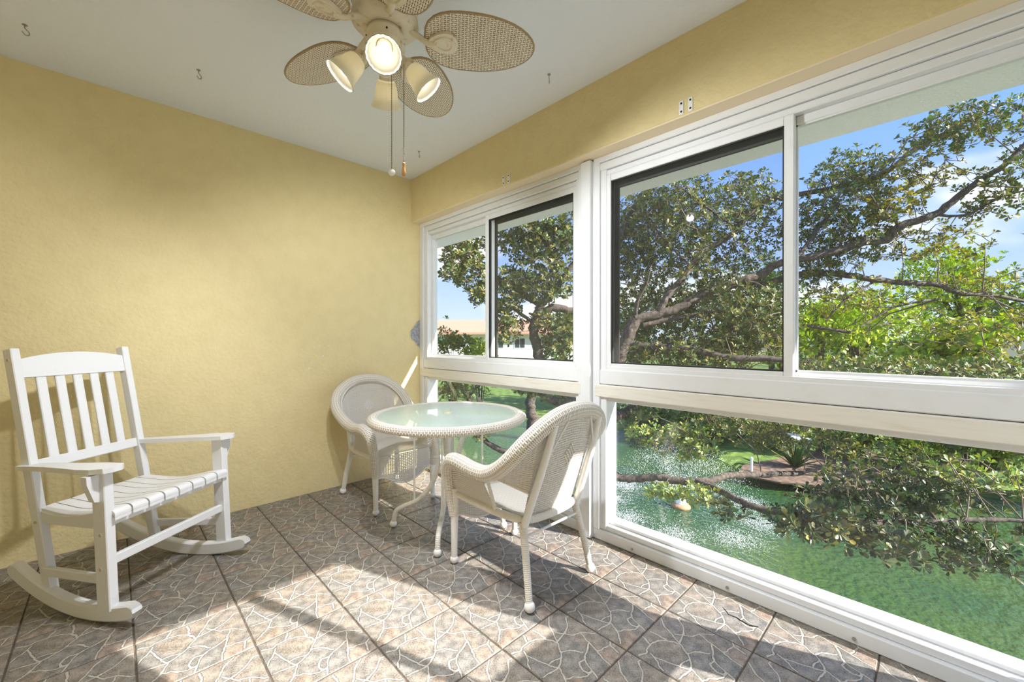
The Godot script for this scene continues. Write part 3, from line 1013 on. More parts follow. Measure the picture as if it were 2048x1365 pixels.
func build_windows() -> void:
	window_unit("window_1", "white sliding window in the corner above a fixed lower pane", BACK_Z, -1.373, 0.10, 0.062, -2.20, 1)
	var w := window_unit("window_2", "long white sliding window nearest the camera above a fixed lower pane", -1.308, 0.47, 0.078, 0.078, -0.422, -1)
	var b := Buf.new()
	tube(b, smooth([Vector3(1.93, 1.62, -0.404), Vector3(1.918, 1.60, -0.404), Vector3(1.912, 1.56, -0.404), Vector3(1.918, 1.52, -0.404), Vector3(1.93, 1.50, -0.404)], 4), range(17).map(func(_k): return 0.006), 8)
	part(w, "pull_handle", b, M.frame)
	for z in [-1.07, -0.62, -0.2]:
		b = Buf.new()
		rod(b, Vector3(1.880, 0.022, z), Vector3(1.8875, 0.022, z), 0.006, 10)
		part(w, "screw_head", b, M.steel)
	w = window_unit("window_3", "white window outside the picture that lets the sun in", -1.876, -0.92, 0.05, 0.05, -1.398, 0)
	w.rotation.y = -PI / 2
	w.position = Vector3(0, 0, FRONT_Z - 1.94)

# ---------------------------------------------------------------- rocking chair
func build_rocking_chair() -> void:
	var t := thing("rocking_chair", "white wooden rocking chair with slatted back beside the yellow wall", "chair", Vector3(0.121, 0, -2.449), deg_to_rad(37.53))
	var wood: Material = M.white_wood
	var b: Buf
	var post := func(y: float) -> float: return -0.219 - 0.200 * (y - 0.06) / 0.985
	for s in [-1.0, 1.0]:
		# rocker: bent runner, wider apart in front
		b = Buf.new()
		var pts := []
		for k in 23:
			var f: float = (1.0 - cos(PI * k / 22.0)) * 0.5
			var v: float = -0.425 + 0.675 * lerpf(k / 22.0, f, 0.85)
			pts.append(Vector3(s * (0.242 + 0.094 * v), 0.029 + v * v / 1.52, v))
		var rows := []
		for k in 23:
			var d: Vector3 = (pts[mini(k + 1, 22)] - pts[maxi(k - 1, 0)]).normalized()
			var sd := Vector3(1, 0, 0)
			var up := d.cross(sd).normalized()
			var near_end: float = minf(pts[k].z + 0.425, 0.25 - pts[k].z)
			var e: float = sqrt(maxf(0.06, 1.0 - pow(maxf(0.0, 0.028 - near_end) / 0.028, 2.0)))
			var row := []
			for q in [[-1, -0.8], [-0.8, -1], [0.8, -1], [1, -0.8], [1, 0.8], [0.8, 1], [-0.8, 1], [-1, 0.8], [-1, -0.8]]:
				row.append(pts[k] + sd * q[0] * 0.0185 + up * q[1] * 0.029 * e)
			rows.append(row)
		for k in 22:
			for c in 8:
				var nn: Vector3 = (rows[k][c] + rows[k][c + 1] - pts[k] * 2.0).normalized()
				b.face([rows[k][c], rows[k][c + 1], rows[k + 1][c + 1], rows[k + 1][c]], nn)
		b.face(rows[0].slice(0, 8), Vector3(0, 0.2, -1).normalized())
		b.face(rows[22].slice(0, 8), Vector3(0, 0.2, 1).normalized())
		part(t, "rocker", b, wood)
		# front leg and rear leg that runs up as back post
		b = Buf.new()
		beam(b, Vector3(s * 0.263, 0.055, 0.120), Vector3(s * 0.263, 0.580, 0.092), Vector3(1, 0, 0), 0.035, 0.058)
		var leg := part(t, "front_leg", b, wood)
		for y in [0.345, 0.215]:
			b = Buf.new()
			rod(b, Vector3(s * 0.2800, y, 0.108), Vector3(s * 0.2825, y, 0.108), 0.0065, 12)
			part(leg, "dowel_plug", b, M.plug)
		b = Buf.new()
		beam(b, Vector3(s * 0.211, 0.070, post.call(0.07)), Vector3(s * 0.211, 1.045, post.call(1.045)), Vector3(1, 0, 0), 0.030, 0.042)
		leg = part(t, "back_post", b, wood)
		for y in [0.345, 1.0]:
			b = Buf.new()
			rod(b, Vector3(s * 0.2255, y, post.call(y)), Vector3(s * 0.228, y, post.call(y)), 0.0065, 12)
			part(leg, "dowel_plug", b, M.plug)
		# arm: narrow at the post, paddle-shaped in front
		b = Buf.new()
		var arm := [Vector2(s * 0.196, -0.345), Vector2(s * 0.200, -0.20), Vector2(s * 0.210, -0.05), Vector2(s * 0.212, 0.06), Vector2(s * 0.222, 0.14), Vector2(s * 0.245, 0.162), Vector2(s * 0.275, 0.164), Vector2(s * 0.302, 0.148), Vector2(s * 0.312, 0.10), Vector2(s * 0.306, 0.03), Vector2(s * 0.285, -0.06), Vector2(s * 0.262, -0.18), Vector2(s * 0.250, -0.27), Vector2(s * 0.245, -0.345)]
		slab(b, arm, 0.019, Vector3(0, 0.586, 0.0), Basis(Vector3(1, 0, 0), Vector3(0, 0.06, 1).normalized(), Vector3(0, -1, 0.06).normalized()))
		part(t, "arm", b, wood)
		b = Buf.new()
		slab(b, [Vector2(0, 0), Vector2(s * 0.044, 0), Vector2(s * 0.042, -0.03), Vector2(s * 0.018, -0.10), Vector2(0, -0.106)], 0.024, Vector3(s * 0.2805, 0.577, 0.094))
		part(t, "arm_bracket", b, wood)
		# seat side board with its scooped top edge, and side stretcher
		b = Buf.new()
		var side := [Vector2(0.135, 0.358), Vector2(0.135, 0.418), Vector2(0.09, 0.414), Vector2(0.03, 0.400), Vector2(-0.05, 0.385), Vector2(-0.13, 0.380), Vector2(-0.20, 0.386), Vector2(-0.262, 0.392), Vector2(-0.262, 0.345), Vector2(-0.1, 0.345)]
		slab(b, side, 0.020, Vector3(s * 0.236, 0, -0.05), Basis(Vector3(s * 0.13, 0, 1).normalized(), Vector3.UP, Vector3(1, 0, -s * 0.13).normalized()))
		part(t, "seat_side", b, wood)
		b = Buf.new()
		beam(b, Vector3(s * 0.222, 0.152, -0.235), Vector3(s * 0.258, 0.166, 0.112), Vector3(0, 1, 0), 0.034, 0.020)
		part(t, "side_stretcher", b, wood)
	b = Buf.new()
	beam(b, Vector3(-0.247, 0.236, 0.115), Vector3(0.247, 0.236, 0.115), Vector3(0, 1, 0), 0.036, 0.020)
	part(t, "front_stretcher", b, wood)
	b = Buf.new()
	beam(b, Vector3(-0.247, 0.392, 0.112), Vector3(0.247, 0.392, 0.112), Vector3(0, 1, 0), 0.044, 0.022)
	part(t, "seat_front_rail", b, wood)
	b = Buf.new()
	beam(b, Vector3(-0.2, 0.362, -0.275), Vector3(0.2, 0.362, -0.275), Vector3(0, 1, 0), 0.040, 0.022)
	part(t, "seat_rear_rail", b, wood)
	# seat slats, front to back, scooped and rolled over the front rail
	for k in 8:
		var u := (k - 3.5) / 3.5
		b = Buf.new()
		var prof := smooth([Vector2(0.146, 0.408), Vector2(0.143, 0.424), Vector2(0.120, 0.432), Vector2(0.06, 0.421), Vector2(-0.02, 0.401), Vector2(-0.12, 0.390), Vector2(-0.22, 0.396), Vector2(-0.275, 0.400)], 3)
		var m := prof.size()
		for q in m - 1:
			var p0: Vector2 = prof[q]
			var p1: Vector2 = prof[q + 1]
			var at := func(p: Vector2, e: float, dy: float) -> Vector3: return Vector3(u * (0.205 + 0.10 * (p.x + 0.1)) + e * (0.0265 + 0.012 * (p.x + 0.1)), p.y + dy + 0.004 * e * (1.0 if k % 2 == 0 else -1.0) * 0.3, p.x)
			var d := (p1 - p0).normalized()
			var nn := Vector3(0, d.x, -d.y) * (-1.0)
			b.face([at.call(p0, -1, 0), at.call(p0, 1, 0), at.call(p1, 1, 0), at.call(p1, -1, 0)], nn if nn.y > 0 or q < 3 else -nn)
			b.face([at.call(p0, -1, -0.013), at.call(p0, 1, -0.013), at.call(p1, 1, -0.013), at.call(p1, -1, -0.013)], -nn)
			for e in [-1.0, 1.0]:
				b.face([at.call(p0, e, 0), at.call(p1, e, 0), at.call(p1, e, -0.013), at.call(p0, e, -0.013)], Vector3(e, 0, 0))
		part(t, "seat_slat", b, wood)
	# back: arched top rail, lower rail, five slats
	var tilt := Basis(Vector3(1, 0, 0), Vector3(0, 0.985, -0.200).normalized(), Vector3(0, 0.200, 0.985).normalized())
	b = Buf.new()
	var outline := [Vector2(-0.197, 0.0), Vector2(0.197, 0.0)]
	for k in 13:
		var u := 1.0 - k / 6.0
		outline.append(Vector2(u * 0.197, 0.078 + 0.026 * (1.0 - u * u)))
	slab(b, outline, 0.020, Vector3(0, 0.925, post.call(0.925) + 0.002), tilt)
	part(t, "back_top_rail", b, wood)
	b = Buf.new()
	beam(b, Vector3(-0.197, 0.565, post.call(0.565)), Vector3(0.197, 0.565, post.call(0.565)), Vector3(0, 0.985, -0.2), 0.044, 0.020)
	part(t, "back_lower_rail", b, wood)
	for k in 5:
		var x := (k - 2) * 0.066
		b = Buf.new()
		beam(b, Vector3(x, 0.58, post.call(0.58)), Vector3(x, 0.930, post.call(0.93)), Vector3(1, 0, 0), 0.035, 0.012)
		part(t, "back_slat", b, wood)

# ---------------------------------------------------------------- wicker set
func build_wicker_chair(at: Vector3, turn: float, label: String) -> void:
	var t := thing("wicker_armchair", label, "chair", at, turn, "white wicker armchairs at the round table")
	var b: Buf
	# path of the rolled edge, one side: from the top of the back down to the arm and the front foot
	var half := smooth([Vector3(0, 0.792, -0.325), Vector3(0.09, 0.782, -0.322), Vector3(0.175, 0.746, -0.305), Vector3(0.243, 0.683, -0.268), Vector3(0.268, 0.610, -0.205), Vector3(0.256, 0.545, -0.115), Vector3(0.240, 0.507, -0.02), Vector3(0.242, 0.507, 0.07), Vector3(0.249, 0.522, 0.155), Vector3(0.247, 0.513, 0.222), Vector3(0.236, 0.462, 0.258), Vector3(0.220, 0.36, 0.262), Vector3(0.208, 0.235, 0.252)], 4)
	var path := []
	var rad := []
	for k in range(half.size() - 1, 0, -1):
		path.append(half[k] * Vector3(-1, 1, 1))
	path.append_array(half)
	for k in path.size():
		var f := absf(float(k) / (path.size() - 1) * 2.0 - 1.0)
		rad.append(0.035 if f < 0.72 else lerpf(0.035, 0.022, (f - 0.72) / 0.28))
	b = Buf.new()
	tube(b, path, rad, 14, true, 1.0, 7.0)
	part(t, "rolled_edge", b, M.roll)
	# thin braid along the inside of the roll
	b = Buf.new()
	var inner := []
	var ir := []
	for p in path:
		inner.append(p + Vector3(-p.x * 0.12, -0.012, 0.024 if p.z < -0.1 else 0.0))
		ir.append(0.006)
	tube(b, inner.slice(18, inner.size() - 18), ir.slice(18, ir.size() - 18), 6)
	part(t, "edge_braid", b, M.wrap)
	# woven back between the posts, up to the roll
	var along := func(k: float) -> Vector3: return half[int(k)].lerp(half[mini(int(k) + 1, half.size() - 1)], k - int(k))
	var back_low := func(u: float) -> Vector3: return Vector3(u * 0.165, 0.345, -0.200 + 0.022 * u * u)
	var back_top := func(u: float) -> Vector3: return along.call(8.5 * absf(u)) * Vector3(signf(u), 1, 1)
	var rows := []
	for r in 17:
		var v := r / 16.0
		var row := []
		for c in 17:
			var u := c / 8.0 - 1.0
			row.append(back_low.call(u).lerp(back_top.call(u), v) - Vector3(0, 0, 0.016 * sin(v * PI) * (1.0 - u * u)))
		rows.append(row)
	b = Buf.new()
	sheet(b, rows, func(r, c): return Vector2(c / 16.0 * 11.0, r / 16.0 * 21.0), 0.004)
	var back := part(t, "back_panel", b, M.weave)
	# lozenge of broad strands woven into the back
	b = Buf.new()
	for r in range(-4, 5):
		var n := 5 - absi(r)
		for k in range(-n, n + 1):
			if (k + r) % 2 == 0:
				var x := k * 0.0085
				box(b, Vector3(x, 0.60 + r * 0.0105, -0.289 - 0.29 * (r * 0.0105)), Vector3(0.012, 0.0085, 0.012), 0.002)
	part(back, "lozenge", b, M.wrap)
	for s in [-1.0, 1.0]:
		# wing of the back, from the post round to the roll
		rows = []
		for r in 11:
			var v := r / 10.0
			var row := []
			for c in 9:
				var u := c / 8.0
				var low: Vector3 = (back_low.call(s) as Vector3).lerp(back_top.call(s), 0.28).lerp(Vector3(s * 0.238, 0.505, -0.03), u)
				var hk: float = lerpf(8.5, 23.0, u)
				var hi: Vector3 = half[int(hk)].lerp(half[mini(int(hk) + 1, half.size() - 1)], hk - int(hk)) * Vector3(s, 1, 1)
				row.append(low.lerp(hi, v) + Vector3(s * 0.012, 0, -0.006) * sin(v * PI) * u)
			rows.append(row)
		b = Buf.new()
		sheet(b, rows, func(r, c): return Vector2(c / 8.0 * 6.0, r / 10.0 * 13.0), 0.004)
		part(t, "back_wing", b, M.weave)
		b = Buf.new()
		var edge := []
		for k in 9:
			edge.append(rows[0][k])
		tube(b, edge, edge.map(func(_p): return 0.006), 6)
		part(t, "wing_edge", b, M.wrap)
		# panel under the arm
		rows = []
		for r in 9:
			var v := r / 8.0
			var row := []
			for c in 9:
				var u := c / 8.0
				var hk: float = lerpf(26.0, 38.0, u)
				var hi: Vector3 = half[int(hk)].lerp(half[int(hk) + 1], hk - int(hk)) * Vector3(s, 1, 1)
				var low := Vector3(s * 0.206, 0.352, lerpf(-0.045, 0.245, u))
				row.append(low.lerp(hi, v))
			rows.append(row)
		b = Buf.new()
		sheet(b, rows, func(r, c): return Vector2(c / 8.0 * 9.0, r / 8.0 * 8.0), 0.004)
		part(t, "side_panel", b, M.weave)
		b = Buf.new()
		tube(b, [Vector3(s * 0.205, 0.345, -0.048), Vector3(s * 0.222, 0.43, -0.034), Vector3(s * 0.236, 0.50, -0.022)], [0.0085, 0.008, 0.0075], 8)
		part(t, "arm_strut", b, M.wrap)
		# legs
		b = Buf.new()
		tube(b, [Vector3(s * 0.205, 0.024, 0.252), Vector3(s * 0.205, 0.12, 0.25), Vector3(s * 0.206, 0.215, 0.248), Vector3(s * 0.207, 0.24, 0.248)], [0.0145, 0.016, 0.0185, 0.0195], 12)
		var leg := part(t, "front_leg", b, M.white_metal)
		b = Buf.new()
		ball(b, Vector3(s * 0.205, 0.0205, 0.252), 0.0205)
		part(leg, "foot", b, M.white_metal)
		b = Buf.new()
		tube(b, [Vector3(s * 0.207, 0.235, 0.246), Vector3(s * 0.208, 0.37, 0.24)], [0.018, 0.018], 10)
		part(t, "leg_wrap", b, M.wrap)
		b = Buf.new()
		tube(b, [Vector3(s * 0.205, 0.022, -0.25), Vector3(s * 0.192, 0.16, -0.222), Vector3(s * 0.172, 0.325, -0.182)], [0.0145, 0.0155, 0.0175], 12)
		leg = part(t, "rear_leg", b, M.wrap)
		b = Buf.new()
		ball(b, Vector3(s * 0.205, 0.0225, -0.251), 0.0225)
		part(leg, "foot", b, M.white_metal)
		b = Buf.new()
		tube(b, [Vector3(s * 0.172, 0.315, -0.190), Vector3(s * 0.168, 0.45, -0.240), Vector3(s * 0.160, 0.60, -0.292), Vector3(s * 0.150, 0.750, -0.338)], [0.0165, 0.0155, 0.015, 0.014], 12)
		part(t, "back_post", b, M.white_metal)
		b = Buf.new()
		rod(b, Vector3(s * 0.160, 0.605, -0.302), Vector3(s * 0.075, 0.760, -0.345), 0.004, 6)
		part(t, "back_brace", b, M.white_metal)
	# seat, gently domed, with wrapped tube round it
	rows = []
	for r in 13:
		var v := r / 12.0
		var row := []
		for c in 13:
			var u := c / 6.0 - 1.0
			row.append(Vector3(u * lerpf(0.175, 0.200, v), 0.352 + 0.016 * (1.0 - u * u) * sin(minf(1.0, v * 1.1) * PI * 0.9), lerpf(-0.19, 0.250, v)))
		rows.append(row)
	b = Buf.new()
	sheet(b, rows, func(r, c): return Vector2(c / 12.0 * 13.0, r / 12.0 * 21.0), 0.004)
	part(t, "seat", b, M.weave)
	b = Buf.new()
	var rail := smooth([Vector3(0.2, 0.342, 0.246), Vector3(0.205, 0.340, 0.1), Vector3(0.2, 0.338, -0.06), Vector3(0.168, 0.335, -0.175), Vector3(0.08, 0.332, -0.208), Vector3(-0.08, 0.332, -0.208), Vector3(-0.168, 0.335, -0.175), Vector3(-0.2, 0.338, -0.06), Vector3(-0.205, 0.340, 0.1), Vector3(-0.2, 0.342, 0.246)], 4)
	tube(b, rail, rail.map(func(_p): return 0.0165), 10)
	part(t, "seat_rail", b, M.wrap)
	b = Buf.new()
	rod(b, Vector3(-0.178, 0.27, -0.197), Vector3(0.178, 0.27, -0.197), 0.0055, 8)
	part(t, "rear_stretcher", b, M.white_metal)
	# skirt under the front of the seat
	rows = []
	for r in 9:
		var v := r / 8.0
		var row := []
		for c in 17:
			var u := c / 8.0 - 1.0
			var low := 0.222 - 0.055 * pow(maxf(0.0, cos(u * PI * 0.62)), 1.0) + 0.004 * u * u
			row.append(Vector3(u * 0.192, lerpf(low, 0.356, v), 0.254 + 0.012 * (1.0 - u * u) - 0.004 * v))
		rows.append(row)
	b = Buf.new()
	sheet(b, rows, func(r, c): return Vector2(c / 16.0 * 13.0, r / 8.0 * 9.0), 0.004)
	part(t, "seat_skirt", b, M.weave)
	b = Buf.new()
	var hem := []
	for c in 17:
		hem.append(rows[0][c])
	tube(b, hem, hem.map(func(_p): return 0.0055), 6)
	part(t, "skirt_hem", b, M.wrap)

func build_table() -> void:
	var t := thing("round_table", "round white wicker table with frosted glass top between the armchairs", "table", Vector3(1.385, 0, -1.955), 0.0)
	var b := Buf.new()
	var prof := []
	for k in 17:
		var a := TAU * k / 16.0 + PI * 0.5
		prof.append(Vector2(0.412 + cos(a) * 0.036, 0.642 + sin(a) * 0.024))
	var first := 0
	for k in 17:
		for s in 73:
			var a := TAU * s / 72.0
			var p: Vector2 = prof[k]
			var d := (p - Vector2(0.412, 0.642)).normalized()
			b.vert(Vector3(cos(a) * p.x, p.y, sin(a) * p.x), Vector3(cos(a) * d.x, d.y, sin(a) * d.x), Vector2(k / 16.0 * 7.0, s / 72.0 * 2.59))
	for k in 16:
		for s in 72:
			var a := first + k * 73 + s
			b.tri(a, a + 1, a + 73)
			b.tri(a + 1, a + 74, a + 73)
	part(t, "woven_rim", b, M.roll)
	b = Buf.new()
	lathe(b, [Vector2(0.018, 0.655), Vector2(0.018, 0.660), Vector2(0.385, 0.660), Vector2(0.385, 0.655), Vector2(0.018, 0.655)], 64)
	b = Buf.new()
	var ring_o := []
	var ring_i := []
	for s in 65:
		var a := TAU * s / 64.0
		ring_o.append(b.vert(Vector3(cos(a) * 0.392, 0.6605, sin(a) * 0.392), Vector3.UP))
		ring_i.append(b.vert(Vector3(cos(a) * 0.022, 0.6605, sin(a) * 0.022), Vector3.UP))
	for s in 64:
		b.tri(ring_o[s], ring_o[s + 1], ring_i[s])
		b.tri(ring_o[s + 1], ring_i[s + 1], ring_i[s])
	part(t, "glass_top", b, M.table_glass)
	b = Buf.new()
	lathe(b, [Vector2(0.014, 0.650), Vector2(0.027, 0.652), Vector2(0.028, 0.6625), Vector2(0.024, 0.6645), Vector2(0.015, 0.6640), Vector2(0.014, 0.650)], 24)
	part(t, "umbrella_ring", b, mat(rgb(214, 206, 176), 0.4))
	for k in 2:
		b = Buf.new()
		var d := Vector3(cos(PI / 4 + k * PI / 2), 0, sin(PI / 4 + k * PI / 2))
		rod(b, d * -0.385 + Vector3(0, 0.638, 0), d * 0.385 + Vector3(0, 0.638, 0), 0.009, 8)
		part(t, "cross_bar", b, M.white_metal)
	for k in 4:
		var a := PI / 4 + k * PI / 2
		var d := Vector3(cos(a), 0, sin(a))
		var pts := smooth([d * 0.215 + Vector3(0, 0.632, 0), d * 0.150 + Vector3(0, 0.60, 0), d * 0.085 + Vector3(0, 0.52, 0), d * 0.060 + Vector3(0, 0.42, 0), d * 0.066 + Vector3(0, 0.33, 0), d * 0.105 + Vector3(0, 0.235, 0), d * 0.175 + Vector3(0, 0.160, 0), d * 0.258 + Vector3(0, 0.122, 0), d * 0.302 + Vector3(0, 0.092, 0), d * 0.316 + Vector3(0, 0.035, 0)], 5)
		b = Buf.new()
		tube(b, pts, pts.map(func(_p): return 0.0135), 12)
		var leg := part(t, "leg", b, M.wrap)
		b = Buf.new()
		ball(b, d * 0.318 + Vector3(0, 0.021, 0), 0.021)
		part(leg, "foot", b, M.white_metal)
		b = Buf.new()
		rod(b, d * 0.196 + Vector3(0, 0.636, 0), d * 0.196 + Vector3(0, 0.150, 0), 0.0055, 8)
		part(t, "brace_rod", b, M.white_metal)
	b = Buf.new()
	rod(b, Vector3(0, 0.655, 0), Vector3(0, 0.345, 0), 0.021, 14)
	part(t, "umbrella_sleeve", b, M.white_metal)

# ---------------------------------------------------------------- ceiling fan
func build_fan() -> void:
	var t := thing("ceiling_fan", "cream ceiling fan with five woven blades and four frosted lamp shades", "fan", Vector3(0.677, 0, -1.325))
	var b := Buf.new()
	lathe(b, [Vector2(0.0, 2.43), Vector2(0.068, 2.427), Vector2(0.068, 2.40), Vector2(0.05, 2.375), Vector2(0.022, 2.362), Vector2(0.022, 2.30)], 28)
	part(t, "canopy", b, M.fan)
	b = Buf.new()
	lathe(b, [Vector2(0.0, 2.305), Vector2(0.05, 2.302), Vector2(0.086, 2.285), Vector2(0.105, 2.255), Vector2(0.108, 2.225), Vector2(0.102, 2.200), Vector2(0.098, 2.196), Vector2(0.110, 2.190), Vector2(0.112, 2.172), Vector2(0.095, 2.155), Vector2(0.07, 2.148), Vector2(0.0, 2.146)], 36)
	part(t, "motor_housing", b, M.fan)
	for k in 12:
		b = Buf.new()
		var a := TAU * k / 12
		box(b, Vector3(cos(a) * 0.106, 2.24, sin(a) * 0.106), Vector3(0.006, 0.03, 0.012), 0.001, Basis(Vector3.UP, -a))
		part(t, "vent_slot", b, M.hole)
	b = Buf.new()
	lathe(b, [Vector2(0.0, 2.15), Vector2(0.058, 2.146), Vector2(0.062, 2.13), Vector2(0.060, 2.105), Vector2(0.066, 2.10), Vector2(0.066, 2.088), Vector2(0.05, 2.070), Vector2(0.036, 2.055), Vector2(0.034, 2.02), Vector2(0.022, 2.0), Vector2(0.0, 1.995)], 30)
	part(t, "light_fitter", b, M.fan)
	for k in 4:
		b = Buf.new()
		var a := TAU * k / 4 + 0.4
		ball(b, Vector3(cos(a) * 0.061, 2.118, sin(a) * 0.061), 0.0035, 8)
		part(t, "screw_head", b, M.hole)
	for k in 5:
		var a := deg_to_rad([36.0, -34.0, -106.0, -178.0, 110.0][k])
		var out := Vector3(cos(a), 0, sin(a))
		var side := Vector3(-sin(a), 0, cos(a))
		var pitch := 0.20
		var flat := (side * cos(pitch) + Vector3.UP * sin(pitch)).normalized()
		var nrm := flat.cross(out).normalized()
		if nrm.y < 0: nrm = -nrm
		# blade: paddle outline, woven face, darker rim
		var ol := []
		for q in 33:
			var s := TAU * q / 32.0
			var u := 0.5 - 0.5 * cos(s)                 # 0 root .. 1 tip
			var w := 0.112 * pow(maxf(0.0, 1.0 - pow(absf(2.0 * pow(u, 0.74) - 1.0), 2.3)), 0.50)
			ol.append(Vector2(0.135 + 0.385 * u, w * (1.0 if s < PI else -1.0)))
		ol.pop_back()
		b = Buf.new()
		var bs := Basis(out, flat, nrm)
		var c0 := Vector3(0, 2.135, 0)
		slab(b, ol, 0.007, c0, bs)
		for q in b.t.size():
			b.t[q] = Vector2(b.t[q].x / 0.024, b.t[q].y / 0.0145)
		var bl := part(t, "blade", b, M.blade)
		b = Buf.new()
		var rim := []
		for p in ol:
			rim.append(c0 + bs * Vector3(p.x, p.y, 0))
		rim.append(rim[0])
		rim.append(rim[1])
		tube(b, rim, rim.map(func(_p): return 0.0042), 6, false)
		part(bl, "blade_rim", b, M.blade_edge)
		# blade iron: arm and shell-shaped plate under the blade
		b = Buf.new()
		var arm := smooth([out * 0.085 + Vector3(0, 2.158, 0), out * 0.115 + Vector3(0, 2.140, 0), out * 0.145 + Vector3(0, 2.122, 0) , out * 0.175 + Vector3(0, 2.120, 0)], 4)
		tube(b, arm, arm.map(func(_p): return 0.0105), 8)
		part(t, "blade_arm", b, M.fan)
		b = Buf.new()
		var plate := []
		for q in 20:
			var s := TAU * q / 20.0
			plate.append(Vector2(0.197 - 0.052 * cos(s), (0.040 + 0.010 * cos(s) * -1.0) * sin(s)))
		slab(b, plate, 0.010, c0 - nrm * 0.0095, bs)
		var pl := part(t, "blade_plate", b, M.fan)
		b = Buf.new()
		var pr := []
		for q in plate:
			pr.append(c0 - nrm * 0.015 + bs * Vector3(0.197 + (q.x - 0.197) * 0.62, q.y * 0.62, 0))
		pr.append(pr[0])
		tube(b, pr, pr.map(func(_p): return 0.004), 6, false)
		part(pl, "raised_oval", b, M.fan)
	for k in 4:
		# arms of the light kit, one shade towards the camera, the others at right angles
		var a := deg_to_rad([119.0, 209.0, 299.0, 29.0][k])
		var out := Vector3(cos(a), 0, sin(a))
		var axis := (out * 0.66 - Vector3.UP * 0.75).normalized()
		var root := Vector3(0, 2.06, 0) + out * 0.034
		var elbow := smooth([root, root + out * 0.025 + Vector3(0, 0.004, 0), root + out * 0.042 - Vector3(0, 0.012, 0)], 4)
		b = Buf.new()
		tube(b, elbow, elbow.map(func(_p): return 0.0095), 10)
		part(t, "lamp_arm", b, M.fan)
		var hold: Vector3 = root + out * 0.042 - Vector3(0, 0.012, 0)
		var bx := axis.cross(Vector3.UP).normalized()
		var bs := Basis(bx, -axis, bx.cross(-axis))
		b = Buf.new()
		lathe(b, [Vector2(0.0, 0.012), Vector2(0.018, 0.010), Vector2(0.022, 0.0), Vector2(0.0245, -0.012), Vector2(0.0245, -0.022), Vector2(0.018, -0.024), Vector2(0.0, -0.024)], 20, hold, bs)
		part(t, "lamp_holder", b, M.fan)
		b = Buf.new()
		lathe(b, [Vector2(0.022, -0.014), Vector2(0.030, -0.022), Vector2(0.036, -0.04), Vector2(0.039, -0.06), Vector2(0.042, -0.078), Vector2(0.049, -0.095), Vector2(0.056, -0.107), Vector2(0.053, -0.107), Vector2(0.046, -0.094), Vector2(0.039, -0.078), Vector2(0.036, -0.06), Vector2(0.033, -0.04), Vector2(0.027, -0.024)], 120, hold, bs, 20, 0.0009)
		part(t, "lamp_shade", b, M.shade)
		b = Buf.new()
		lathe(b, [Vector2(0.0, -0.024), Vector2(0.011, -0.026), Vector2(0.013, -0.040), Vector2(0.021, -0.056), Vector2(0.0245, -0.070), Vector2(0.021, -0.084), Vector2(0.011, -0.092), Vector2(0.0, -0.094)], 20, hold, bs)
		part(t, "light_bulb", b, M.bulb)
		var l := SpotLight3D.new()
		l.name = "bulb_light"
		l.light_color = rgb(246, 249, 255)
		l.light_energy = BULB_ENERGY
		l.spot_range = 12.0
		l.spot_attenuation = 2.0
		l.spot_angle = 66.0
		l.spot_angle_attenuation = 0.6
		l.light_size = 0.024
		l.shadow_enabled = true
		t.add_child(l, true)
		l.position = hold + axis * 0.097
		l.basis = Basis(bx, bx.cross(axis), -axis)
	for q in [[0.018, 0.010, 1.67, 0], [0.048, 0.040, 1.70, 1]]:
		b = Buf.new()
		var p := Vector3(q[0], 0, q[1])
		var n := 60
		for k in n:
			var y := lerpf(2.02, q[2], k / float(n - 1))
			lathe(b, [Vector2(0.0, 0.0022), Vector2(0.0019, 0.001), Vector2(0.0019, -0.001), Vector2(0.0, -0.0022)], 6, p + Vector3(0, y, 0))
		rod(b, p + Vector3(0, 2.05, 0), p + Vector3(0, q[2], 0), 0.0007, 5)
		var ch := part(t, "pull_chain", b, M.chain)
		b = Buf.new()
		if q[3] == 0:
			lathe(b, [Vector2(0.0, 0.006), Vector2(0.011, 0.005), Vector2(0.012, 0.0), Vector2(0.011, -0.005), Vector2(0.0, -0.006)], 16, p + Vector3(0, q[2] - 0.006, 0), Basis(Vector3(0.71, 0, 0.7).normalized(), 1.2))
			part(ch, "chain_medallion", b, M.white_metal)
		else:
			lathe(b, [Vector2(0.0, 0.0), Vector2(0.005, -0.003), Vector2(0.0055, -0.008), Vector2(0.0042, -0.014), Vector2(0.0065, -0.030), Vector2(0.0072, -0.042), Vector2(0.005, -0.048), Vector2(0.0, -0.049)], 14, p + Vector3(0, q[2], 0))
			part(ch, "chain_knob", b, M.wood_knob)

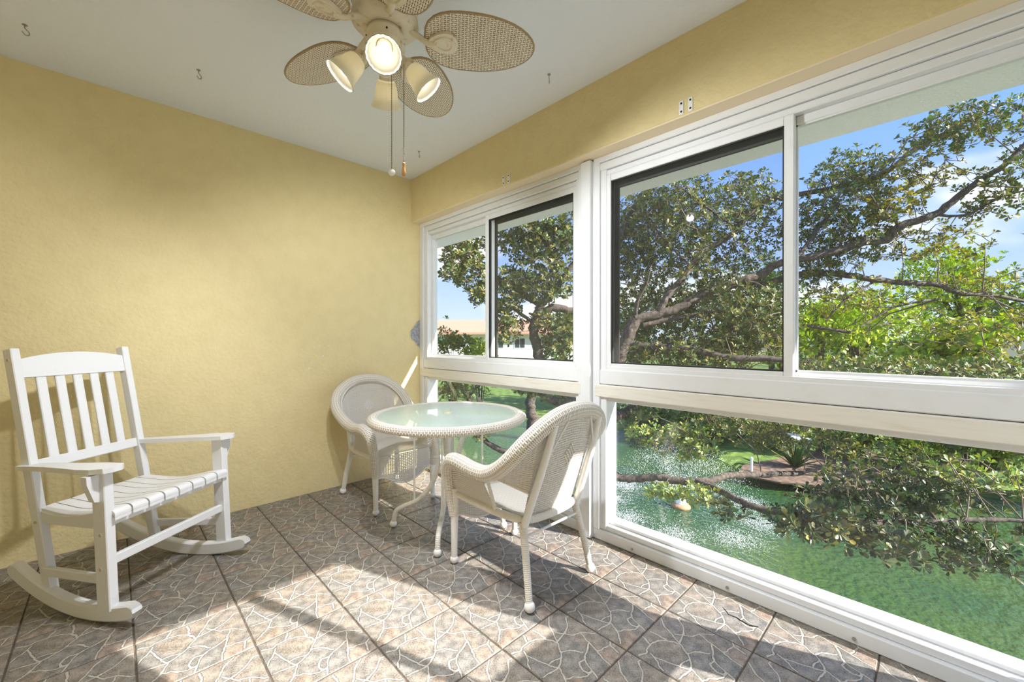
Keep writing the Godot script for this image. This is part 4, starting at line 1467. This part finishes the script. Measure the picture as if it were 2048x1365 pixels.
func build_small_things() -> void:
	var hooks := [[-0.266, -2.711, "small wire hook in the ceiling at the far left"], [0.31, -2.562, "small wire hook in the ceiling left of the fan blades"], [1.589, -1.369, "small wire hook in the ceiling right of the fan"], [1.572, -2.574, "small wire hook in the ceiling near the room corner"]]
	for h in hooks:
		var t := thing("ceiling_hook", h[2], "hook", Vector3(h[0], ROOM_H, h[1]), 0.6, "hooks in the ceiling")
		var b := Buf.new()
		var pts := smooth([Vector3(0, 0, 0), Vector3(0, -0.014, 0), Vector3(0.012, -0.022, 0), Vector3(0.014, -0.034, 0), Vector3(0.002, -0.042, 0), Vector3(-0.010, -0.034, 0.002)], 5)
		tube(b, pts, pts.map(func(_p): return 0.0020), 8)
		part(t, "wire", b, M.steel)
		b = Buf.new()
		lathe(b, [Vector2(0.0, 0.0), Vector2(0.009, 0.0), Vector2(0.008, -0.002), Vector2(0.0, -0.0025)], 14)
		part(t, "plate", b, M.steel)
	var brackets := [[2.103, -1.935, "left plate of the bracket pair above the corner window"], [2.103, -1.888, "right plate of the bracket pair above the corner window"], [2.105, -0.785, "left plate of the bracket pair above the long window"], [2.105, -0.745, "right plate of the bracket pair above the long window"]]
	for h in brackets:
		var t := thing("curtain_bracket", h[2], "bracket", Vector3(1.803, h[0] + 0.002, h[1]), 0.0, "screw plates on the yellow beam")
		var b := Buf.new()
		span(b, Vector3(-0.0035, -0.030, -0.010), Vector3(0.0, 0.030, 0.010), 0.0012)
		part(t, "plate", b, M.white_metal)
		for y in [-0.018, 0.018]:
			b = Buf.new()
			rod(b, Vector3(-0.0045, y, 0), Vector3(-0.003, y, 0), 0.0045, 10)
			part(t, "screw_hole", b, M.hole)

# ---------------------------------------------------------------- outside
const TONES := [
	[[0.055, 0.105, 0.024], [0.090, 0.145, 0.032], [0.165, 0.180, 0.040], [0.29, 0.235, 0.050]],
	[[0.100, 0.140, 0.026], [0.20, 0.20, 0.035], [0.38, 0.31, 0.040], [0.50, 0.34, 0.04]],
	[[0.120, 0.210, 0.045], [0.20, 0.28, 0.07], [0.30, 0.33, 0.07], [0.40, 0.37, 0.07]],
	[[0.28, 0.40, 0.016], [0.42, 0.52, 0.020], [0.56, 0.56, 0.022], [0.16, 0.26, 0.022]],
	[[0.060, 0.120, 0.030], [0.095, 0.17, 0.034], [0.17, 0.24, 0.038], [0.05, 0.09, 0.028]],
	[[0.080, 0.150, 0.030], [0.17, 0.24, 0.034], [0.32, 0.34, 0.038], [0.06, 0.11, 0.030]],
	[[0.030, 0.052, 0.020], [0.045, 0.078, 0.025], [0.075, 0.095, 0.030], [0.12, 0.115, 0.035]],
]
const RIGHT := Vector3(0.718, 0, 0.696)
const AWAY := Vector3(0.696, 0, -0.718)

func leaf_mesh(tint := Color.WHITE) -> ArrayMesh:
	# obovate leaf, folded a little along its midrib, 1 long
	var b := Buf.new()
	b.tint = tint
	var ys := [0.0, 0.18, 0.5, 0.78, 0.95, 1.0]
	var ws := [0.015, 0.045, 0.17, 0.235, 0.14, 0.0]
	var L := []
	var C := []
	var R := []
	for k in 6:
		var z: float = 0.10 * sin(ys[k] * 2.2)
		C.append(b.vert(Vector3(0, ys[k], z), Vector3(0, 0, 1)))
		L.append(b.vert(Vector3(-ws[k], ys[k], z + ws[k] * 0.30), Vector3(0.28, 0, 0.96)))
		R.append(b.vert(Vector3(ws[k], ys[k], z + ws[k] * 0.30), Vector3(-0.28, 0, 0.96)))
	for k in 5:
		b.tri(C[k], L[k], C[k + 1])
		b.tri(L[k], L[k + 1], C[k + 1])
		b.tri(C[k], C[k + 1], R[k])
		b.tri(R[k], C[k + 1], R[k + 1])
	return b.mesh()

func scatter(parent: Node3D, xf: Array, cols: Array, mesh: Mesh, m: Material, called: String) -> void:
	var mm := MultiMesh.new()
	mm.transform_format = MultiMesh.TRANSFORM_3D
	mm.use_colors = true
	mm.mesh = mesh
	mm.instance_count = xf.size()
	for k in xf.size():
		mm.set_instance_transform(k, xf[k])
		mm.set_instance_color(k, cols[k])
	var o := MultiMeshInstance3D.new()
	o.name = called
	o.multimesh = mm
	o.material_override = m
	o.set_meta("kind", "stuff")
	parent.add_child(o, true)

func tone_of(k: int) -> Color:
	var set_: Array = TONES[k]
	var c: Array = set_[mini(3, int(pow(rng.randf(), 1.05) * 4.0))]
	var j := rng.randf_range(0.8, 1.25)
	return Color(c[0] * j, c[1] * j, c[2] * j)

func rosette(at: Vector3, axis: Vector3, size: float, tone: int, xf: Array, cols: Array, count := 7) -> void:
	var side := axis.cross(Vector3(0.31, 0.2, 0.9)).normalized()
	var up2 := axis.cross(side)
	var start := rng.randf() * TAU
	for k in count:
		var a := start + TAU * k / count + rng.randf_range(-0.3, 0.3)
		var out := side * cos(a) + up2 * sin(a)
		var lean := rng.randf_range(0.75, 1.35)
		var y := (axis * cos(lean) + out * sin(lean)).normalized()
		var z := (axis * sin(lean) - out * cos(lean)).normalized()
		var x := y.cross(z)
		var s := size * rng.randf_range(0.6, 1.1)
		xf.append(Transform3D(Basis(x * s, y * s, z * s), at + y * s * 0.12))
		cols.append(tone_of(tone))

func blob_point(q: Array) -> Vector3:
	var d := Vector3(rng.randfn(), rng.randfn(), rng.randfn()).normalized() * pow(rng.randf(), 0.42)
	return Vector3(q[0], q[1], q[2]) + RIGHT * d.x * q[3] + Vector3.UP * d.y * q[4] + AWAY * d.z * q[5]

func grown_tree(called: String, label: String, branches: Array, blobs: Array, leaf: float, nearest: int) -> void:
	var base := Vector3(branches[0][0], branches[0][1], branches[0][2])
	var t := thing(called, label, "tree", base)
	var nodes := []
	for n in branches.size():
		var q: Array = branches[n]
		var pts := []
		var rr := []
		for k in range(0, q.size(), 4):
			pts.append(Vector3(q[k], q[k + 1], q[k + 2]) - base)
			rr.append(q[k + 3])
		if n == 0:
			pts.push_front(pts[0] - Vector3(0, 1.2, 0))
			rr.push_front(rr[0] * 1.3)
		var fine := smooth(pts, 4)
		var fr := []
		for k in fine.size():
			var f := float(k) / 4.0
			var a := mini(int(f), rr.size() - 1)
			fr.append(lerpf(rr[a], rr[mini(a + 1, rr.size() - 1)], f - a) * (1.0 + 0.05 * sin(k * 2.1 + n)))
		for k in fine.size():
			if k > 0 and k < fine.size() - 1:
				fine[k] += Vector3(sin(k * 1.7 + n), cos(k * 2.3 + n), sin(k * 2.9)) * fr[k] * 0.16
			nodes.append(fine[k])
		var b := Buf.new()
		tube(b, fine, fr, 10)
		part(t, "trunk" if n == 0 else "branch", b, M.bark)
	var xf := []
	var cols := []
	var tw := Buf.new()
	for q in blobs:
		var mid := Vector3(q[0], q[1], q[2])
		var own := []
		for k in q[6]:
			var p := blob_point(q)
			var axis := ((p - mid).normalized() * 0.5 + Vector3(0, 0.75, 0) + Vector3(rng.randfn(), rng.randfn(), rng.randfn()) * 0.4).normalized()
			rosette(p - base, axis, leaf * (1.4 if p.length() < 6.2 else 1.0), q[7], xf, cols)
			var best := Vector3.ZERO
			var bd := 1e9
			for c in nodes:
				var d: float = c.distance_squared_to(p - base)
				if d < bd:
					bd = d
					best = c
			for c in own:
				var d: float = c.distance_squared_to(p - base) * 1.6 + 0.02
				if d < bd:
					bd = d
					best = c
			own.append(p - base)
			var h := (best + p - base) * 0.5 + Vector3(rng.randfn(), rng.randfn(), rng.randfn()) * sqrt(bd) * 0.10
			var r := leaf * 0.045 + sqrt(bd) * 0.006
			tube(tw, [best, h, p - base], [r * 1.3, r, r * 0.7], 4, false)
	part(t, "twigs", tw, M.twig).set_meta("kind", "stuff")
	if nearest > 0:
		var order := range(xf.size())
		var eye := Vector3(0, 1.085, 0)
		order.sort_custom(func(a, c): return (xf[a].origin + base).distance_squared_to(eye) < (xf[c].origin + base).distance_squared_to(eye))
		var kinds := []
		for k in 8:
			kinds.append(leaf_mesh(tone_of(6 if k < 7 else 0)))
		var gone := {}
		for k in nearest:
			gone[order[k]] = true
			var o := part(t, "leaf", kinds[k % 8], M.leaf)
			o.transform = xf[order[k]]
		var xf2 := []
		var c2 := []
		for k in xf.size():
			if not gone.has(k):
				xf2.append(xf[k])
				c2.append(cols[k])
		xf = xf2
		cols = c2
	scatter(t, xf, cols, leaf_mesh(), M.leaf, "foliage")

func round_tree(called: String, label: String, category: String, q: Array, leaf: float, group: String, trunk := true) -> void:
	var base := Vector3(q[0], -3.75, q[2])
	var t := thing(called, label, category, base, 0.0, group)
	var mid := Vector3(q[0], q[1], q[2]) - base
	var b := Buf.new()
	var r := clampf(float(q[3]) * 0.07, 0.05, 0.22)
	if trunk:
		var pts := smooth([Vector3(0, -0.3, 0), Vector3(0.1, mid.y * 0.3, 0.1), Vector3(-0.1, mid.y * 0.65, 0), Vector3(0, mid.y, 0)], 4)
		tube(b, pts, range(pts.size()).map(func(k): return r * (1.3 - 0.8 * k / pts.size())), 8)
		part(t, "trunk", b, M.bark)
	b = Buf.new()
	var lobes := []
	for k in 9:
		var p := blob_point([mid.x, mid.y, mid.z, q[3] * 0.75, q[4] * 0.75, q[5] * 0.75])
		lobes.append(p)
		var from := Vector3(0, mid.y * (0.45 if trunk else 0.0), 0)
		tube(b, [from, from.lerp(p, 0.5) + Vector3(0, 0.15, 0), p], [r * 0.55, r * 0.35, r * 0.12], 6, false)
	part(t, "branches", b, M.bark)
	var xf := []
	var cols := []
	for k in q[6]:
		var c: Vector3 = lobes[k % 9]
		var d := Vector3(rng.randfn(), rng.randfn(), rng.randfn()).normalized() * pow(rng.randf(), 0.3)
		var p: Vector3 = c + RIGHT * d.x * q[3] * 0.5 + Vector3.UP * d.y * q[4] * 0.5 + AWAY * d.z * q[5] * 0.5
		rosette(p, (d * 0.7 + Vector3(0, 0.6, 0)).normalized(), leaf, q[7], xf, cols)
	scatter(t, xf, cols, leaf_mesh(), M.leaf, "foliage")

func build_ground() -> void:
	var b := Buf.new()
	b.face([Vector3(1.9, -4, 70), Vector3(140, -4, 70), Vector3(140, -4, -140), Vector3(1.9, -4, -140)], Vector3.UP)
	b.face([Vector3(-60, -4, -7), Vector3(1.9, -4, -7), Vector3(1.9, -4, -140), Vector3(-60, -4, -140)], Vector3.UP)
	solo("lake_water", b, M.water, "green rippled lake water below the windows", "", "", "structure")
	b = Buf.new()
	var rows := [[], [], [], []]
	for k in range(0, SHORE.size(), 2):
		var p := Vector3(SHORE[k], -4.12, SHORE[k + 1])
		var d := Vector3(p.x, 0, p.z).normalized()
		rows[0].append(p)
		rows[1].append(Vector3(p.x, -3.86, p.z) + d * 0.45)
		rows[2].append(Vector3(p.x, -3.72, p.z) + d * 1.6)
		rows[3].append(Vector3(0, -3.5, 0) + d * 170.0)
	for r in 3:
		for c in rows[0].size() - 1:
			b.face([rows[r][c], rows[r][c + 1], rows[r + 1][c + 1], rows[r + 1][c]], Vector3(0, 1, 0))
	solo("lawn", b, M.grass, "sunlit green lawn on the far bank of the lake", "", "", "structure")
	b = Buf.new()
	slab(b, [Vector2(15.9, 4.9), Vector2(17.2, 5.1), Vector2(19.4, 4.3), Vector2(22.4, 3.4), Vector2(23.0, 1.6), Vector2(20.0, 0.4), Vector2(17.0, 1.2), Vector2(16.6, 2.6), Vector2(16.0, 3.6)], 0.05, Vector3(0, -3.71, 0), Basis(Vector3(1, 0, 0), Vector3(0, 0, -1), Vector3(0, 1, 0)))
	solo("garden_bed", b, M.soil, "reddish bare soil on the right bank by the white table", "", "", "structure")

func build_outside() -> void:
	build_ground()
	grown_tree("shade_tree", "large shade tree with spreading limbs right outside the windows", T1_BRANCHES, T1_LEAVES, 0.080, 300)
	grown_tree("bank_tree", "tree with a leaning trunk on the far bank behind the corner window", T2_BRANCHES, T2_LEAVES, 0.27, 0)
	var names := ["bright yellow-green tree beyond the long window, left of the brightest crown", "tallest bright yellow-green tree at the right edge of the view", "low bright tree just right of the sash meeting stile", "bright bushy tree low at the right of the long window", "dark green tree behind the limbs in the left half of the long window", "dark green tree behind the leaning trunk beside the post", "far tree crown behind the upper middle of the long window", "dark tree past the right edge of the window", "dark tree over the far bank at the top of the lower pane", "small dark tree over the bank at the left of the lower pane", "dark tree on the far lawn left of the leaning trunk", "dark tree on the far lawn right of the leaning trunk", "bright tree past the right end of the long window", "green tree past the right end of the long window, farther out"]
	for k in FAR_TREES.size():
		round_tree("far_tree", names[k], "tree", FAR_TREES[k], 0.27, "trees beyond the lake")
	var shrubs := ["low dark shrub between the spray and the spiky plant", "dark shrub on the far bank behind the spray, left one", "bright shrub on the far bank behind the spray, right one", "tall shrub right of the leaning stakes", "dark leafy shrub on the bank near the right edge", "small dark shrub left of the garden table", "dense green shrub before the white building in the corner window", "yellow-green shrub low in the corner window", "shrub at the foot of the leaning trunk", "leafy shrub on the bank beyond the lower pane, left one", "leafy shrub on the bank beyond the lower pane, middle one", "leafy shrub on the bank beyond the lower pane, rightmost", "bright shrub behind the spiky plant", "dark shrub on the bank left of the spiky plant", "shrub on the bank past the right end of the long window"]
	for k in SHRUBS.size():
		round_tree("shrub", shrubs[k], "shrub", SHRUBS[k], 0.25, "shrubs on the far bank", false)
	var far_names := ["distant tree on the horizon left of the white building", "distant tree on the horizon right of the white building", "distant tree on the horizon beyond the spread of the shade tree", "distant tree on the horizon behind the bright trees", "distant tree on the horizon past the right end of the window"]
	for k in DISTANT_TREES.size():
		round_tree("distant_tree", far_names[k], "tree", DISTANT_TREES[k], 0.8, "trees on the horizon")
	# spiky plant
	var t := thing("spiky_plant", "spiky clump of long pointed leaves at the water's edge", "plant", Vector3(18.3, -3.72, -3.67))
	for k in 30:
		var a := TAU * k / 30.0 * 7.0
		var lean := 0.15 + 0.75 * fmod(k * 0.37, 1.0)
		var d := Vector3(cos(a) * sin(lean), cos(lean), sin(a) * sin(lean))
		var l := 1.0 + 0.5 * fmod(k * 0.61, 1.0)
		var b := Buf.new()
		b.tint = Color(0.05, 0.10, 0.03) if k % 4 else Color(0.28, 0.22, 0.06)
		var side := d.cross(Vector3(0.2, 0.9, 0.3)).normalized()
		var rows := []
		for r in 5:
			var v := r / 4.0
			var p := d * l * v - Vector3(0, 0.30 * lean * v * v, 0)
			var w := 0.055 * (1.0 - pow(v, 2.0)) + 0.004
			rows.append([p - side * w + d.cross(side) * w * 0.4, p, p + side * w + d.cross(side) * w * 0.4])
		sheet(b, rows, func(_r, _c): return Vector2.ZERO, 0.008)
		part(t, "leaf", b, M.leaf)
	# garden table
	t = thing("garden_table", "small white-topped garden table on the right bank", "table", Vector3(20.4, -3.70, -4.2), 0.8)
	var b := Buf.new()
	box(b, Vector3(0, 0.74, 0), Vector3(1.3, 0.05, 0.75), 0.01)
	part(t, "table_top", b, M.plaster)
	for s in [[-0.55, -0.3], [0.55, -0.3], [-0.55, 0.3], [0.55, 0.3]]:
		b = Buf.new()
		rod(b, Vector3(s[0], 0, s[1]), Vector3(s[0], 0.72, s[1]), 0.03, 8)
		part(t, "leg", b, M.bark)
	t = thing("tilted_stake", "pale stakes leaning together behind the garden table", "stake", Vector3(23.6, -3.7, -4.2))
	b = Buf.new()
	rod(b, Vector3(0, 0, 0), Vector3(0.05, 1.9, 0), 0.05, 8)
	part(t, "upright", b, M.plaster)
	b = Buf.new()
	rod(b, Vector3(-0.8, 0, -0.7), Vector3(0.03, 1.6, 0), 0.04, 8)
	part(t, "prop", b, M.plaster)
	b = Buf.new()
	lathe(b, [Vector2(0.0, 0.62), Vector2(0.05, 0.61), Vector2(0.055, 0.55), Vector2(0.045, 0.5), Vector2(0.045, 0.0)], 10, Vector3(16.6, -3.80, -4.65))
	solo("bank_marker", b, M.plaster, "short white marker post at the edge of the bank", "post")
	# building across the lake
	t = thing("apartment_building", "white two-storey building with a pale red roof across the lake", "building", Vector3(37.7, -3.6, -40.1), deg_to_rad(-44.1))
	b = Buf.new()
	span(b, Vector3(-14, 0, -9), Vector3(12, 5.5, 0), 0.02)
	part(t, "wall", b, M.plaster)
	b = Buf.new()
	var slope := [Vector2(1.0, 5.35), Vector2(1.0, 5.6), Vector2(-4.5, 7.5), Vector2(-10.0, 5.6), Vector2(-10.0, 5.35)]
	slab(b, slope, 27.4, Vector3(-1, 0, 0), Basis(Vector3(0, 0, 1), Vector3.UP, Vector3(-1, 0, 0)))
	part(t, "roof", b, M.roof)
	for fl in 2:
		for k in 9:
			var x := -12.6 + k * 2.9
			b = Buf.new()
			span(b, Vector3(x - 0.75, 0.8 + fl * 2.7, -0.02), Vector3(x + 0.75, 2.2 + fl * 2.7, 0.05), 0.01)
			var win := part(t, "window", b, M.frame)
			b = Buf.new()
			span(b, Vector3(x - 0.66, 0.88 + fl * 2.7, 0.03), Vector3(x - 0.03, 2.12 + fl * 2.7, 0.06), 0.0)
			part(win, "pane", b, M.pane_dark)
			b = Buf.new()
			span(b, Vector3(x + 0.03, 0.88 + fl * 2.7, 0.03), Vector3(x + 0.66, 2.12 + fl * 2.7, 0.06), 0.0)
			part(win, "pane", b, M.pane_dark)
	# fountain
	var fc := Vector3(12.38, -4.0, -5.39)
	t = thing("fountain", "floating fountain head with an orange-brown float", "fountain", fc)
	b = Buf.new()
	lathe(b, [Vector2(0.0, -0.05), Vector2(0.22, -0.05), Vector2(0.28, 0.0), Vector2(0.26, 0.06), Vector2(0.20, 0.10), Vector2(0.0, 0.12)], 24)
	part(t, "float", b, M.float_body)
	b = Buf.new()
	lathe(b, [Vector2(0.15, 0.08), Vector2(0.14, 0.22), Vector2(0.09, 0.36), Vector2(0.05, 0.42), Vector2(0.0, 0.42)], 20)
	part(t, "nozzle", b, M.foam)
	var drop := Buf.new()
	lathe(drop, [Vector2(0.0, 1.0), Vector2(0.8, 0.5), Vector2(0.8, -0.5), Vector2(0.0, -1.0)], 5)
	var xf := []
	var cols := []
	for k in 6000:
		var a := rng.randf() * TAU
		var reach := rng.randf_range(1.6, 2.5)
		var u := pow(rng.randf(), 0.75)
		var top := rng.randf_range(1.0, 1.6)
		var p := fc + Vector3(cos(a) * reach * u, 0.35 + 4.0 * top * u * (1.0 - u) - 0.35 * u, sin(a) * reach * u)
		p += Vector3(rng.randfn(), rng.randfn(), rng.randfn()) * 0.07 * (0.3 + u)
		p.y = maxf(p.y, -3.98)
		var s := rng.randf_range(0.0025, 0.0065)
		xf.append(Transform3D(Basis.from_scale(Vector3(s, s * 1.6, s)), p))
		cols.append(Color.WHITE)
	for k in 12000:
		var a := TAU * (int(rng.randf() * 9.0) + rng.randfn() * 0.20) / 9.0
		var rr := 2.15 + rng.randfn() * 0.32
		var s := rng.randf_range(0.003, 0.010)
		xf.append(Transform3D(Basis.from_scale(Vector3(s, s * 0.7, s)), fc + Vector3(cos(a) * rr, absf(rng.randfn()) * 0.06, sin(a) * rr)))
		cols.append(Color.WHITE)
	var sp := Node3D.new()
	scatter(self, xf, cols, drop.mesh(), M.foam, "water_spray")
	tag(get_node("water_spray"), "white droplets of the fountain falling on the lake", "water", "", "stuff")
	sp.free()

func _ready() -> void:
	rng.seed = 20240611
	view_and_light()
	make_materials()
	build_shell()
	build_windows()
	build_rocking_chair()
	build_wicker_chair(Vector3(1.363, 0, -2.648), 0.0, "white wicker armchair by the yellow wall, facing the camera")
	build_wicker_chair(Vector3(1.390, 0, -1.372), PI, "white wicker armchair seen from behind, by the window post")
	build_table()
	build_fan()
	build_small_things()
	build_outside()
